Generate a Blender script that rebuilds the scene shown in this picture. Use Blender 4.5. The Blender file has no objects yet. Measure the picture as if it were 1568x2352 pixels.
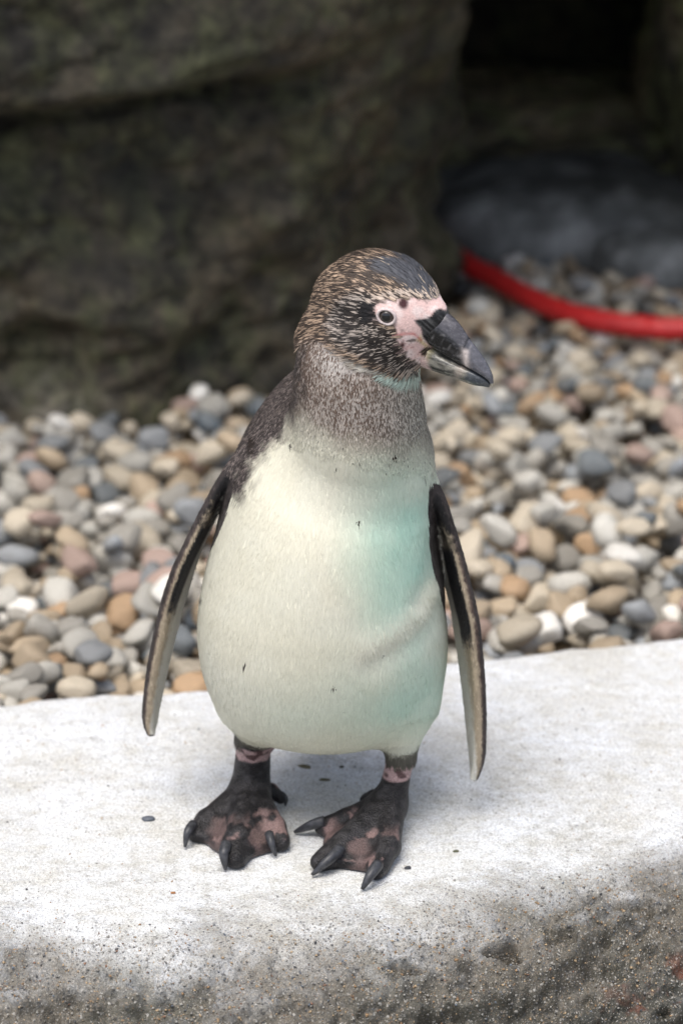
import bpy, math, random
import numpy as np
from mathutils import Vector

# ------------------------------------------------------------------ camera, sky, sun, exposure
scene = bpy.context.scene
COL = scene.collection
R = math.radians
PITCH = 20.0
CAM = np.array([0.0, -2.82, 1.33])

cam_d = bpy.data.cameras.new('camera')
cam_d.sensor_fit = 'VERTICAL'
cam_d.sensor_height = 36.0
cam_d.sensor_width = 24.0
cam_d.lens = 115.0
cam_d.clip_start = 0.05
cam_d.clip_end = 400.0
cam_d.dof.use_dof = True
cam_d.dof.focus_distance = 2.90
cam_d.dof.aperture_fstop = 4.2
cam_d.dof.aperture_blades = 8
cam = bpy.data.objects.new('camera', cam_d)
cam.location = CAM.tolist()
cam.rotation_euler = (R(90 - PITCH), 0, 0)
COL.objects.link(cam)
scene.camera = cam

SUN_EL, SUN_AZ = 69.0, 205.0          # azimuth: compass style, 180 = from behind the camera (-Y)
world = bpy.data.worlds.new('World')
scene.world = world
world.use_nodes = True
wn = world.node_tree.nodes
sky = wn.new('ShaderNodeTexSky')
sky.sky_type = 'NISHITA'
sky.sun_disc = False
sky.sun_elevation = R(SUN_EL)
sky.sun_rotation = R(SUN_AZ)
sky.air_density = 0.8
sky.dust_density = 4.0
sky.ozone_density = 1.0
wn['Background'].inputs['Strength'].default_value = 0.14
cloud = wn.new('ShaderNodeHueSaturation')               # a bright overcast takes most of the blue out of the sky
cloud.inputs['Saturation'].default_value = 0.72
world.node_tree.links.new(sky.outputs['Color'], cloud.inputs['Color'])
world.node_tree.links.new(cloud.outputs['Color'], wn['Background'].inputs['Color'])

sun_d = bpy.data.lights.new('sun', 'SUN')
sun_d.energy = 1.5
sun_d.angle = R(38)
sun_d.color = (1.0, 0.965, 0.91)
sun = bpy.data.objects.new('sun', sun_d)
sdir = Vector((math.sin(R(SUN_AZ)) * math.cos(R(SUN_EL)), math.cos(R(SUN_AZ)) * math.cos(R(SUN_EL)), math.sin(R(SUN_EL))))
sun.rotation_euler = sdir.to_track_quat('Z', 'Y').to_euler()
COL.objects.link(sun)

vs = scene.view_settings
vs.view_transform = 'Standard'
vs.look = 'None'
vs.exposure = 0.60
vs.gamma = 1.0
vs.use_curve_mapping = False
try:
    scene.cycles.use_denoising = True
    scene.cycles.max_bounces = 6
except Exception:
    pass

# ------------------------------------------------------------------ helpers
rng = np.random.default_rng(11)
random.seed(11)
FPX = 2352 * 115.0 / 36.0
_cp, _sp = math.cos(R(PITCH)), math.sin(R(PITCH))
FWD = np.array([0, _cp, -_sp]); UPV = np.array([0, _sp, _cp]); RGT = np.array([1.0, 0, 0])

def ray(px, py):
    return (px - 784) / FPX * RGT + (1176 - py) / FPX * UPV + FWD

def PY(px, py, y):
    """survey a point of the photograph at world depth y"""
    d = ray(px, py); t = (y - CAM[1]) / d[1]
    return CAM + t * d

def PZ(px, py, z=0.0):
    """survey a point of the photograph at world height z"""
    d = ray(px, py); t = (z - CAM[2]) / d[2]
    return CAM + t * d

def proj(p):
    q = p - CAM
    w = q @ FWD
    return 784 + FPX * (q @ RGT) / w, 1176 - FPX * (q @ UPV) / w

def hash3(i, j, k, seed=0):
    n = (i.astype(np.int64) * 374761393 + j.astype(np.int64) * 668265263 + k.astype(np.int64) * 2147483647 + seed * 974711) & 0xffffffff
    n = ((n ^ (n >> 13)) * 1274126177) & 0xffffffff
    n = (n ^ (n >> 16)) & 0xffffff
    return n / float(0xffffff)

def vnoise(p, seed=0):
    f = np.floor(p); t = p - f; t = t * t * (3 - 2 * t)
    i, j, k = f[:, 0].astype(np.int64), f[:, 1].astype(np.int64), f[:, 2].astype(np.int64)
    out = 0
    for a in (0, 1):
        for b in (0, 1):
            for c in (0, 1):
                w = (t[:, 0] if a else 1 - t[:, 0]) * (t[:, 1] if b else 1 - t[:, 1]) * (t[:, 2] if c else 1 - t[:, 2])
                out = out + w * hash3(i + a, j + b, k + c, seed)
    return out * 2 - 1

def fbm(p, octaves=4, seed=0, gain=0.5):
    out = np.zeros(len(p)); a = 1.0; q = np.array(p, float)
    for o in range(octaves):
        out += a * vnoise(q, seed + o * 17)
        q = q * 2.03 + 7.1; a *= gain
    return out

def sstep(a, b, x):
    t = np.clip((x - a) / (b - a + 1e-12), 0, 1)
    return t * t * (3 - 2 * t)

def new_mesh(name, verts, faces, smooth=True):
    """verts (n,3), faces (m,3) or (m,4) index array, or a list of tuples"""
    me = bpy.data.meshes.new(name)
    if isinstance(faces, np.ndarray):
        verts = np.asarray(verts, np.float32)
        m, k = faces.shape
        me.vertices.add(len(verts)); me.vertices.foreach_set('co', verts.ravel())
        me.loops.add(m * k); me.loops.foreach_set('vertex_index', faces.astype(np.int32).ravel())
        me.polygons.add(m)
        me.polygons.foreach_set('loop_start', np.arange(0, m * k, k, dtype=np.int32))
        me.update(calc_edges=True)
    else:
        me.from_pydata([tuple(v) for v in verts], [], faces)
    me.validate()
    if smooth:
        me.polygons.foreach_set('use_smooth', np.ones(len(me.polygons), bool))
    me.update()
    return me

def link(name, me, mat=None, parent=None):
    o = bpy.data.objects.new(name, me)
    COL.objects.link(o)
    if mat is not None:
        for m in (mat if isinstance(mat, list) else [mat]):
            me.materials.append(m)
    if parent is not None:
        o.parent = parent
    return o

def empty(name, loc=(0, 0, 0)):
    o = bpy.data.objects.new(name, None)
    o.location = loc
    o.empty_display_size = 0.05
    COL.objects.link(o)
    return o

def tag(o, label=None, cat=None, group=None, kind=None):
    if label: o['label'] = label
    if cat: o['category'] = cat
    if group: o['group'] = group
    if kind: o['kind'] = kind
    return o

def set_col(me, cols, name='Col'):
    a = me.color_attributes.new(name, 'FLOAT_COLOR', 'POINT')
    c = np.ones((len(cols), 4), np.float32); c[:, :3] = cols
    a.data.foreach_set('color', c.ravel())

def set_float(me, vals, name):
    a = me.attributes.new(name, 'FLOAT', 'POINT')
    a.data.foreach_set('value', np.asarray(vals, np.float32))

class NT:
    def __init__(s, name):
        s.m = bpy.data.materials.new(name); s.m.use_nodes = True
        s.n = s.m.node_tree.nodes; s.l = s.m.node_tree.links
        s.p = s.n['Principled BSDF']
    def node(s, t, ins=None, **kw):
        nd = s.n.new(t)
        for k, v in kw.items(): setattr(nd, k, v)
        for k, v in (ins or {}).items(): s.put(nd, k, v)
        return nd
    def put(s, nd, k, v):
        if isinstance(v, bpy.types.NodeSocket): s.l.new(v, nd.inputs[k])
        else: nd.inputs[k].default_value = v
    def set(s, **kw):
        for k, v in kw.items(): s.put(s.p, k.replace('_', ' '), v)
        return s
    def coord(s, kind='Object', scale=(1, 1, 1)):
        tc = s.node('ShaderNodeTexCoord')
        mp = s.node('ShaderNodeMapping', {'Vector': tc.outputs[kind], 'Scale': scale})
        return mp.outputs[0]
    def noise(s, vec, scale, detail=4, rough=0.55, dist=0.0):
        return s.node('ShaderNodeTexNoise', {'Vector': vec, 'Scale': scale, 'Detail': detail, 'Roughness': rough, 'Distortion': dist}).outputs['Fac']
    def ramp(s, fac, stops):
        r = s.node('ShaderNodeValToRGB', {'Fac': fac}); cr = r.color_ramp
        while len(cr.elements) < len(stops): cr.elements.new(0.5)
        for e, (p, c) in zip(cr.elements, stops):
            e.position = p; e.color = (*c, 1) if len(c) == 3 else c
        return r.outputs['Color']
    def mix(s, fac, a, b, mode='MIX'):
        n = s.node('ShaderNodeMix', data_type='RGBA', blend_type=mode)
        for k, v in ((0, fac), (6, a), (7, b)):
            if isinstance(v, bpy.types.NodeSocket): s.l.new(v, n.inputs[k])
            elif k == 0: n.inputs[0].default_value = v
            else: n.inputs[k].default_value = (*v, 1)
        return n.outputs[2]
    def math(s, op, a, b=0.0):
        n = s.node('ShaderNodeMath', operation=op)
        s.put(n, 0, a); s.put(n, 1, b)
        return n.outputs[0]
    def bump(s, h, strength=0.3, dist=0.002, normal=None):
        n = s.node('ShaderNodeBump', {'Height': h, 'Strength': strength, 'Distance': dist})
        if normal is not None: s.l.new(normal, n.inputs['Normal'])
        return n.outputs[0]
    def attr(s, name):
        return s.node('ShaderNodeAttribute', attribute_name=name)

g3 = lambda v: (v, v, v)

# ------------------------------------------------------------------ materials of the setting
def mat_ledge():
    t = NT('ledge_concrete')
    v = t.coord('Object')
    dirt = t.attr('dirt').outputs['Fac']
    big = t.noise(v, 9, 5)
    mid = t.noise(v, 55, 5, 0.65)
    fine = t.noise(v, 420, 3, 0.7)
    clean = t.ramp(big, [(0.30, (0.56, 0.555, 0.525)), (0.5, (0.66, 0.675, 0.68)), (0.72, (0.73, 0.76, 0.80))])
    clean = t.mix(t.math('MULTIPLY', t.ramp(mid, [(0.45, g3(0)), (0.7, g3(1))]), 0.4), clean, (0.50, 0.48, 0.40))
    streak = t.noise(t.coord('Object', (0.35, 1, 1)), 60, 4, 0.6)
    clean = t.mix(t.math('MULTIPLY', t.ramp(streak, [(0.52, g3(0)), (0.68, g3(1))]), 0.35), clean, (0.46, 0.445, 0.38))
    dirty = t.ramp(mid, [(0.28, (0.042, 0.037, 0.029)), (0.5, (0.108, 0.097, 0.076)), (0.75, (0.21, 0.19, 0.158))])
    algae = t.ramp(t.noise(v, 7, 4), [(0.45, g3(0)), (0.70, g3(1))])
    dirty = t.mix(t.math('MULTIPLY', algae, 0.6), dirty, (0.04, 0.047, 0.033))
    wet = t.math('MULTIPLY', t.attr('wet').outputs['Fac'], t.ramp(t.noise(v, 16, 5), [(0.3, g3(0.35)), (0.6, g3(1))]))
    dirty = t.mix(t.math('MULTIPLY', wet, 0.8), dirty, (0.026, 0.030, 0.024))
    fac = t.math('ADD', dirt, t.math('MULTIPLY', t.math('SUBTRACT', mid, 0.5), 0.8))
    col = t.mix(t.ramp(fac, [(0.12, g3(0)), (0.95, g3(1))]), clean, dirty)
    # sand and aggregate showing in the cement
    amt = 0
    for scl, thr, a0, a1 in ((640.0, 0.55, 0.30, 0.55), (300.0, 0.80, 0.22, 0.6)):
        vo = t.node('ShaderNodeTexVoronoi', {'Vector': v, 'Scale': scl, 'Randomness': 1.0}, feature='F1')
        sel = t.node('ShaderNodeSeparateColor', {'Color': vo.outputs['Color']})
        tone = t.ramp(sel.outputs[0], [(0.0, (0.035, 0.04, 0.045)), (0.35, (0.10, 0.10, 0.10)), (0.55, (0.26, 0.19, 0.12)), (0.8, (0.36, 0.34, 0.30)), (1.0, (0.50, 0.49, 0.46))])
        pick = t.math('GREATER_THAN', sel.outputs[1], thr)
        inside = t.math('LESS_THAN', vo.outputs['Distance'], 0.45)
        amt = t.math('MULTIPLY', t.math('MULTIPLY', pick, inside), t.ramp(fac, [(0.0, g3(a0)), (0.6, g3(a1))]))
        col = t.mix(amt, col, tone)
    grain = t.noise(v, 900, 2, 0.6)
    col = t.mix(0.7, col, t.ramp(fine, [(0.3, g3(0.68)), (0.66, g3(1.32))]), 'MULTIPLY')
    col = t.mix(0.6, col, t.ramp(grain, [(0.33, g3(0.55)), (0.6, g3(1.3))]), 'MULTIPLY')
    # rust at the wet end
    rust = t.math('MULTIPLY', t.attr('rust').outputs['Fac'], t.ramp(t.noise(v, 38, 4), [(0.55, g3(0)), (0.66, g3(1))]))
    col = t.mix(rust, col, (0.16, 0.035, 0.012))
    h = t.math('ADD', t.math('MULTIPLY', fine, 0.5), t.math('ADD', mid, t.math('MULTIPLY', amt, 0.25)))
    t.set(Base_Color=col, Roughness=t.ramp(fac, [(0.3, g3(0.85)), (0.9, g3(0.55))]), Normal=t.bump(h, 0.9, 0.0035))
    return t.m

def mat_rock(name='mossy_rock', lift=1.0):
    t = NT(name)
    v = t.coord('Object')
    a = t.noise(v, 3.2, 6, 0.6, 0.4)
    b = t.noise(t.coord('Object', (1, 1, 0.5)), 20, 6, 0.65)
    d = t.noise(v, 34, 4, 0.6)
    c = t.noise(v, 90, 4, 0.6)
    L = lambda r, g, bb: (r * lift, g * lift, bb * lift)
    col = t.ramp(a, [(0.30, L(0.020, 0.018, 0.015)), (0.45, L(0.055, 0.048, 0.034)), (0.57, L(0.11, 0.088, 0.055)), (0.72, L(0.19, 0.175, 0.14))])
    moss = t.ramp(b, [(0.44, g3(0)), (0.60, g3(1))])
    col = t.mix(t.math('MULTIPLY', moss, 0.7), col, L(0.095, 0.100, 0.046))
    col = t.mix(0.85, col, t.ramp(d, [(0.34, g3(0.28)), (0.64, g3(1.7))]), 'MULTIPLY')
    col = t.mix(t.math('MULTIPLY', t.ramp(t.noise(v, 6, 5), [(0.55, g3(0)), (0.68, g3(1))]), 0.7), col, L(0.018, 0.017, 0.015))
    col = t.mix(0.6, col, t.ramp(c, [(0.3, g3(0.5)), (0.7, g3(1.4))]), 'MULTIPLY')
    t.set(Base_Color=col, Roughness=0.8, Normal=t.bump(t.math('ADD', b, t.math('MULTIPLY', c, 0.3)), 0.6, 0.02))
    return t.m

def mat_soil():
    t = NT('wet_soil')
    v = t.coord('Object')
    n = t.noise(v, 12, 6, 0.6)
    f = t.noise(v, 160, 4, 0.6)
    col = t.ramp(n, [(0.3, (0.045, 0.032, 0.018)), (0.55, (0.11, 0.080, 0.045)), (0.75, (0.19, 0.145, 0.09))])
    col = t.mix(0.5, col, t.ramp(f, [(0.3, g3(0.6)), (0.7, g3(1.3))]), 'MULTIPLY')
    t.set(Base_Color=col, Roughness=0.55, Normal=t.bump(t.math('ADD', n, t.math('MULTIPLY', f, 0.4)), 0.6, 0.01))
    return t.m

def mat_ground():
    t = NT('yard_ground')
    v = t.coord('Object')
    n = t.noise(v, 2.5, 6, 0.6)
    col = t.ramp(n, [(0.3, (0.14, 0.14, 0.12)), (0.7, (0.27, 0.26, 0.23))])
    t.set(Base_Color=col, Roughness=0.9, Normal=t.bump(t.noise(v, 80, 4), 0.4, 0.01))
    return t.m

def mat_pebble(name, c0, c1, vein=0.0):
    t = NT(name)
    v = t.coord('Object')
    info = t.node('ShaderNodeObjectInfo')
    off = t.node('ShaderNodeVectorMath', {0: v, 1: info.outputs['Random']}, operation='ADD').outputs[0]
    n = t.noise(off, 45, 5, 0.65)
    f = t.noise(off, 260, 3, 0.6)
    col = t.ramp(n, [(0.3, c0), (0.7, c1)])
    col = t.mix(0.35, col, t.ramp(f, [(0.3, g3(0.55)), (0.7, g3(1.35))]), 'MULTIPLY')
    val = t.node('ShaderNodeMath', {0: info.outputs['Random'], 1: 0.55, 2: 0.92}, operation='MULTIPLY_ADD').outputs[0]
    col = t.node('ShaderNodeHueSaturation', {'Color': col, 'Value': val}).outputs[0]
    if vein:
        w = t.node('ShaderNodeTexWave', {'Vector': off, 'Scale': 18.0, 'Distortion': 6.0, 'Detail': 3.0}).outputs['Fac']
        col = t.mix(t.math('MULTIPLY', t.ramp(w, [(0.8, g3(0)), (0.95, g3(1))]), vein), col, (0.6, 0.58, 0.54))
    grime = t.ramp(t.noise(off, 18, 5, 0.6), [(0.42, g3(0)), (0.70, g3(1))])
    col = t.mix(t.math('MULTIPLY', grime, 0.6), col, (0.15, 0.125, 0.085))
    t.set(Base_Color=col, Roughness=0.7, Normal=t.bump(t.math('ADD', n, t.math('MULTIPLY', f, 0.4)), 0.25, 0.003))
    return t.m

# ------------------------------------------------------------------ ground and soil
def grid_faces(nu, nv):
    i = np.arange(nu - 1)[:, None]; j = np.arange(nv - 1)[None, :]
    a = (i * nv + j).ravel()
    return np.stack([a, a + nv, a + nv + 1, a + 1], 1)

gm = new_mesh('ground', [(-90, -60, -0.55), (90, -60, -0.55), (90, 120, -0.55), (-90, 120, -0.55)], [(0, 1, 2, 3)], False)
tag(link('ground', gm, mat_ground()), kind='structure')

SOIL_Z = -0.105
SP = PZ(1160, 1215, -0.075)          # bare trodden patch
def soil_height(x, y):
    p = np.stack([x * 3.0, y * 3.0, np.zeros_like(x)], 1)
    return SOIL_Z + 0.012 * fbm(p, 3, 5) + 0.036 * np.exp(-(((x - SP[0]) / 0.10) ** 2 + ((y - SP[1]) / 0.10) ** 2) ** 1.5)

xs = np.linspace(-2.6, 2.6, 131); ys = np.linspace(0.05, 3.6, 90)
gx, gy = np.meshgrid(xs, ys, indexing='ij')
sv = np.stack([gx.ravel(), gy.ravel(), soil_height(gx.ravel(), gy.ravel())], 1)
soil = link('pebble_bed_soil', new_mesh('pebble_bed_soil', sv, grid_faces(131, 90)), mat_soil())
tag(soil, kind='structure')

# ------------------------------------------------------------------ concrete ledge
def curve_through(pts):
    pts = np.array(pts)[np.argsort(np.array(pts)[:, 0])]
    return lambda x: np.interp(x, pts[:, 0], pts[:, 1])

REAR = curve_through([(-1.6, 0.36)] + [tuple(PZ(px, py)[:2]) for px, py in ((0, 1632), (230, 1606), (460, 1597), (784, 1560), (1115, 1520), (1300, 1499), (1430, 1494), (1568, 1478))] + [(1.6, 0.62)])
LIP = curve_through([(-1.6, -0.22)] + [tuple(PZ(px, py)[:2]) for px, py in ((0, 2075), (400, 2085), (784, 2055), (1150, 1990), (1568, 1890))] + [(1.6, -0.02)])
def build_ledge():
    xv = np.concatenate([np.linspace(-1.6, -0.36, 60, endpoint=False), np.linspace(-0.36, 0.36, 330, endpoint=False), np.linspace(0.36, 1.6, 61)])
    kern = np.ones(9) / 9
    prof = []                                   # (segment, parameter)
    prof += [(0, t) for t in np.linspace(0, 1, 10, endpoint=False)]      # rear wall
    prof += [(1, t) for t in np.linspace(0, 1, 14, endpoint=False)]      # rear rounding
    prof += [(2, t) for t in np.linspace(0, 1, 200, endpoint=False)]     # top
    prof += [(3, t) for t in np.linspace(0, 1, 120, endpoint=False)]     # front roll
    prof += [(4, t) for t in np.linspace(0, 1, 12)]                      # front wall
    nx, npf = len(xv), len(prof)
    yr = REAR(xv); yl = LIP(xv)
    yl = np.convolve(np.pad(yl, 20, mode='edge'), np.ones(41) / 41, 'valid')
    Rr, Rf, A = 0.05, 0.26, R(74)
    V = np.zeros((nx, npf, 3)); N = np.zeros((nx, npf, 3)); D = np.zeros((nx, npf)); A_ = np.zeros((nx, npf))
    for k, (s, t) in enumerate(prof):
        if s == 0:
            y, z, n = yr + Rr, np.full(nx, -0.6 + t * (0.6 - Rr)), (0, 1, 0)
        elif s == 1:
            a = t * math.pi / 2
            y, z, n = yr + Rr * math.cos(a), np.full(nx, -Rr + Rr * math.sin(a)), (0, math.cos(a), math.sin(a))
        elif s == 2:
            y, z, n = yr + (yl - yr) * t, np.zeros(nx), (0, 0, 1)
        elif s == 3:
            a = (t ** 1.15) * A
            y, z, n = yl - Rf * math.sin(a), np.full(nx, -Rf + Rf * math.cos(a)), (0, -math.sin(a), math.cos(a))
        else:
            y0, z0 = yl - Rf * math.sin(A), -Rf + Rf * math.cos(A)
            y, z, n = y0 - t * 0.12, z0 + t * (-0.62 - z0), (0, -0.95, 0.3)
        V[:, k, 0] = xv; V[:, k, 1] = y; V[:, k, 2] = z; N[:, k] = n
        D[:, k] = 0 if s < 3 else (t if s == 3 else 1)
        A_[:, k] = (yl - y) if s <= 2 else (Rf * (t ** 1.15) * A if s == 3 else Rf * A)     # run past the lip, along the surface
    V = V.reshape(-1, 3); N = N.reshape(-1, 3); D = D.reshape(-1); A_ = A_.reshape(-1)
    w = sstep(0.1, 0.5, D)
    disp = 0.004 * fbm(V * 5, 2, 1) * (1 - 0.3 * w) + 0.0012 * fbm(V * 45, 3, 2)
    ca, sa = math.cos(0.32), math.sin(0.32)
    Q = np.stack([V[:, 0] * ca + A_ * -sa, V[:, 0] * sa + A_ * ca, 0 * A_], 1)
    strat = fbm(Q * np.array([5, 26, 1]), 4, 3)                 # folds running aslant along the front
    disp += w * (0.012 * strat + 0.009 * fbm(V * 60, 4, 4, 0.6) + 0.004 * np.abs(fbm(V * 150, 2, 7)) + 0.012 * fbm(V * 11, 2, 6))
    pit = sstep(0.42, 0.75, fbm(V * np.array([22, 26, 34]), 3, 8))
    disp -= w * 0.02 * pit
    # the spot where the feet stand is level
    d = np.hypot((V[:, 0] + 0.03) / 0.24, (V[:, 1] + 0.04) / 0.15)
    disp *= 1 - (1 - sstep(0.7, 1.2, d)) * 0.75
    V = V + N * disp[:, None]
    me = new_mesh('concrete_ledge', V, grid_faces(nx, npf)[:, ::-1])
    # weathering: the top is bleached, the rolled front is damp and grimy
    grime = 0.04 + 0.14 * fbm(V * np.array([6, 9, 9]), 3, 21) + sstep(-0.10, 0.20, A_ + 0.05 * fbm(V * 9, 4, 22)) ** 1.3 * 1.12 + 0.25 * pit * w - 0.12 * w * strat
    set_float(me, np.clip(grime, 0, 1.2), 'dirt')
    set_float(me, sstep(-0.02, 0.20, V[:, 0] + 0.12 * strat) * sstep(0.10, 0.24, A_), 'wet')
    set_float(me, sstep(0.18, 0.34, V[:, 0]) * sstep(0.45, 0.7, D), 'rust')
    return me, V, N, D
led_me, LV, LN, LD = build_ledge()
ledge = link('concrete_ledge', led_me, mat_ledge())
tag(ledge, 'pale rounded concrete ledge with grimy pitted front, penguin standing on it', 'ledge')

# ------------------------------------------------------------------ rock with the cave
M_ROCK = mat_rock('mossy_rock', 0.72)
M_ROCK2 = mat_rock('brightened_rock', 5.0)  # same rock, colour brightened to make up for the shade it stands in
rock = empty('rock_outcrop', (-0.8, 2.2, -0.15))
def inv(p, parent): return np.asarray(p) - np.array(parent.location)

def smooth_path(pts, n, closed=False):
    pts = np.array(pts, float)
    d = np.r_[0, np.cumsum(np.linalg.norm(np.diff(pts, axis=0), axis=1))]
    u = np.linspace(0, d[-1], n)
    out = np.stack([np.interp(u, d, pts[:, i]) for i in range(pts.shape[1])], 1)
    k = max(3, n // 40) | 1
    pad = k // 2
    for i in range(out.shape[1]):
        q = np.convolve(np.pad(out[:, i], pad, mode='edge'), np.ones(k) / k, 'valid')
        q[0], q[-1] = out[0, i], out[-1, i]
        out[:, i] = q
    return out

def build_rock_face():
    path = smooth_path([(-2.6, 1.30), (-1.2, 1.36), (-0.62, 1.42), (-0.25, 1.47), (-0.05, 1.60), (0.07, 1.76), (0.145, 1.90), (0.165, 2.02), (0.10, 2.14), (-0.10, 2.35), (-0.35, 2.7), (-0.5, 3.5)], 300)
    tang = np.gradient(path, axis=0); tang /= np.linalg.norm(tang, axis=1)[:, None]
    nrm = np.stack([tang[:, 1], -tang[:, 0]], 1)
    zs = np.r_[np.linspace(-0.2, 0.75, 170), np.linspace(0.78, 1.3, 20)]
    V = np.zeros((300, len(zs), 3)); N = np.zeros_like(V)
    for k, z in enumerate(zs):
        V[:, k, :2] = path; V[:, k, 2] = z; N[:, k, :2] = nrm
    V = V.reshape(-1, 3); N = N.reshape(-1, 3)
    z = V[:, 2]; x = V[:, 0]
    crack = 0.355 + 0.03 * np.sin(x * 4.0 + 1.0) + 0.012 * vnoise(V * 9, 3)
    left = 1 - sstep(-0.30, 0.02, x)
    upper = sstep(-0.01, 0.05, z - crack)
    disp = left * (0.15 * upper - 0.035 * np.exp(-((z - crack + 0.005) / 0.014) ** 2))
    disp += (0.035 * sstep(0.05, 0.25, z) + 0.10 * sstep(0.34, 0.56, z)) * (1 - left)               # the edge leans out into the arch
    disp += 0.07 * fbm(V * np.array([3.2, 3.2, 2.4]), 3, 31) + 0.028 * fbm(V * 11, 4, 32) + 0.006 * fbm(V * 45, 3, 33)
    disp -= 0.05 * sstep(0.15, 0.5, fbm(V * np.array([5, 5, 4]), 2, 36)) * (1 - upper)
    V = V + N * disp[:, None]
    foot = V[(V[:, 2] < 0.0) & (V[:, 2] > -0.12) & (V[:, 1] < 2.1)]
    return new_mesh('rock_face', inv(V, rock), grid_faces(300, len(zs))), foot
rf_me, ROCK_FOOT = build_rock_face()
link('rock_face', rf_me, M_ROCK, rock)
RFX = np.linspace(-1.3, 0.2, 61)
RFY0 = np.array([ROCK_FOOT[np.abs(ROCK_FOOT[:, 0] - x) < 0.03, 1].min() for x in RFX])

def lump(name, center, size, seed, amp, mat, parent=None, sub=60, power=4.0, freq=1.0):
    """a weathered block: rounded box surface pushed about by noise"""
    n = sub
    u = np.linspace(-1, 1, n)
    a, b = np.meshgrid(u, u, indexing='ij'); a = a.ravel(); b = b.ravel(); o = np.ones_like(a)
    f = grid_faces(n, n)
    vs_, fs_ = [], []
    for s, (ax) in enumerate(((0, 1), (0, -1), (1, 1), (1, -1), (2, 1), (2, -1))):
        c = [a, b]; c.insert(ax[0], o * ax[1])
        p = np.stack(c, 1)
        ff = f if (ax[0] != 1) == (ax[1] > 0) else f[:, ::-1]
        vs_.append(p); fs_.append(ff + s * n * n)
    P = np.concatenate(vs_); F = np.concatenate(fs_)
    key = np.round(P * 1e5).astype(np.int64)
    _, idx, back = np.unique(key, axis=0, return_index=True, return_inverse=True)
    back = back.ravel()
    P = P[idx]; F = back[F]
    r = (np.abs(P) ** power).sum(1) ** (1 / power)
    D = P / r[:, None]
    W = D * np.array(size)
    nr = D / np.array(size); nr /= np.linalg.norm(nr, axis=1)[:, None]
    C = W + np.array(center)
    d = amp * (fbm(C * 3.0 * freq, 3, seed) + 0.4 * fbm(C * 10 * freq, 4, seed + 5) + 0.12 * fbm(C * 40 * freq, 3, seed + 9))
    C = C + nr * d[:, None]
    if name == 'shading_overhang': C[:, 1] += 0.34 * np.clip(C[:, 0] + 0.45, -0.6, 1.2)      # brow slanted to steer the shade on the rock below
    if parent is not None: C = inv(C, parent)
    return C, F

def rock_block(name, center, size, seed, amp, mat, parent, sub=60, power=4.0, freq=1.0):
    C, F = lump(name, center, size, seed, amp, mat, parent, sub, power, freq)
    return link(name, new_mesh(name, C, F), mat, parent)

rock_block('shading_overhang', (-0.1, 2.35, 1.33), (2.7, 1.32, 0.62), 41, 0.05, M_ROCK, rock, 70, 5)  # unseen brow added to shade the rock face; also roofs the cave
rock_block('side_wall', (1.60, 2.75, 0.25), (1.06, 0.85, 0.62), 47, 0.05, M_ROCK2, rock, 60, 4)
rock_block('back_wall', (0.4, 3.75, 0.4), (1.6, 0.35, 0.9), 53, 0.05, M_ROCK, rock, 40, 4)
rock_block('cave_floor_stone', (0.34, 2.95, -0.10), (0.62, 0.55, 0.10), 55, 0.03, M_ROCK2, rock, 40, 3)
tag(rock, 'big dark mossy rock outcrop with black cave opening behind the pebbles', 'rock')

C, F = lump('boulder', (0.37, 2.47, -0.075), (0.27, 0.27, 0.085), 61, 0.016, None, None, 48, 2.4, 1.6)
BO = np.array([0.33, 2.42, -0.1])
bould_me = new_mesh('boulder', C - BO, F)
def mat_grey_stone():
    t = NT('grey_stone')
    v = t.coord('Object'); n = t.noise(v, 14, 5, 0.6); f = t.noise(v, 120, 3)
    col = t.ramp(n, [(0.32, (0.09, 0.095, 0.092)), (0.52, (0.20, 0.208, 0.20)), (0.70, (0.38, 0.39, 0.38))])
    col = t.mix(0.4, col, t.ramp(f, [(0.3, g3(0.6)), (0.7, g3(1.3))]), 'MULTIPLY')
    t.set(Base_Color=col, Roughness=0.7, Normal=t.bump(n, 0.5, 0.01))
    return t.m
M_STONE = mat_grey_stone()
bo = link('boulder', bould_me, M_STONE); bo.location = BO.tolist()
tag(bo, 'broad low smooth grey boulder filling the mouth of the dark cave', 'boulder')
C, F = lump('boulder', (0, 0, 0), (0.085, 0.07, 0.06), 66, 0.01, None, None, 24, 2.4, 3)
b2 = link('boulder', new_mesh('boulder_small', C, F), M_STONE); b2.location = (0.475, 2.12, -0.06)
tag(b2, 'small pale grey boulder just behind the middle of the red hose', 'boulder')

# ------------------------------------------------------------------ red hose
def tube(path, radius, nseg=20, cap=True):
    path = np.array(path, float); n = len(path)
    rad = np.full(n, radius) if np.isscalar(radius) else np.array(radius)
    tan = np.gradient(path, axis=0); tan /= np.linalg.norm(tan, axis=1)[:, None] + 1e-12
    ref = np.array([0, 0, 1.0]) if abs(tan[0, 2]) < 0.9 else np.array([1.0, 0, 0])
    V = []
    s = np.cross(tan[0], ref); s /= np.linalg.norm(s)
    for i in range(n):
        s = s - tan[i] * (s @ tan[i]); s /= np.linalg.norm(s)
        u = np.cross(s, tan[i])
        a = np.linspace(0, 2 * np.pi, nseg, endpoint=False)
        V.append(path[i] + rad[i] * (np.cos(a)[:, None] * s + np.sin(a)[:, None] * u))
    V = np.concatenate(V)
    F = []
    for i in range(n - 1):
        for j in range(nseg):
            k = (j + 1) % nseg
            F.append((i * nseg + j, i * nseg + k, (i + 1) * nseg + k, (i + 1) * nseg + j))
    if cap:
        F.append(tuple(range(nseg - 1, -1, -1))); F.append(tuple((n - 1) * nseg + j for j in range(nseg)))
    return V, F

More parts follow.
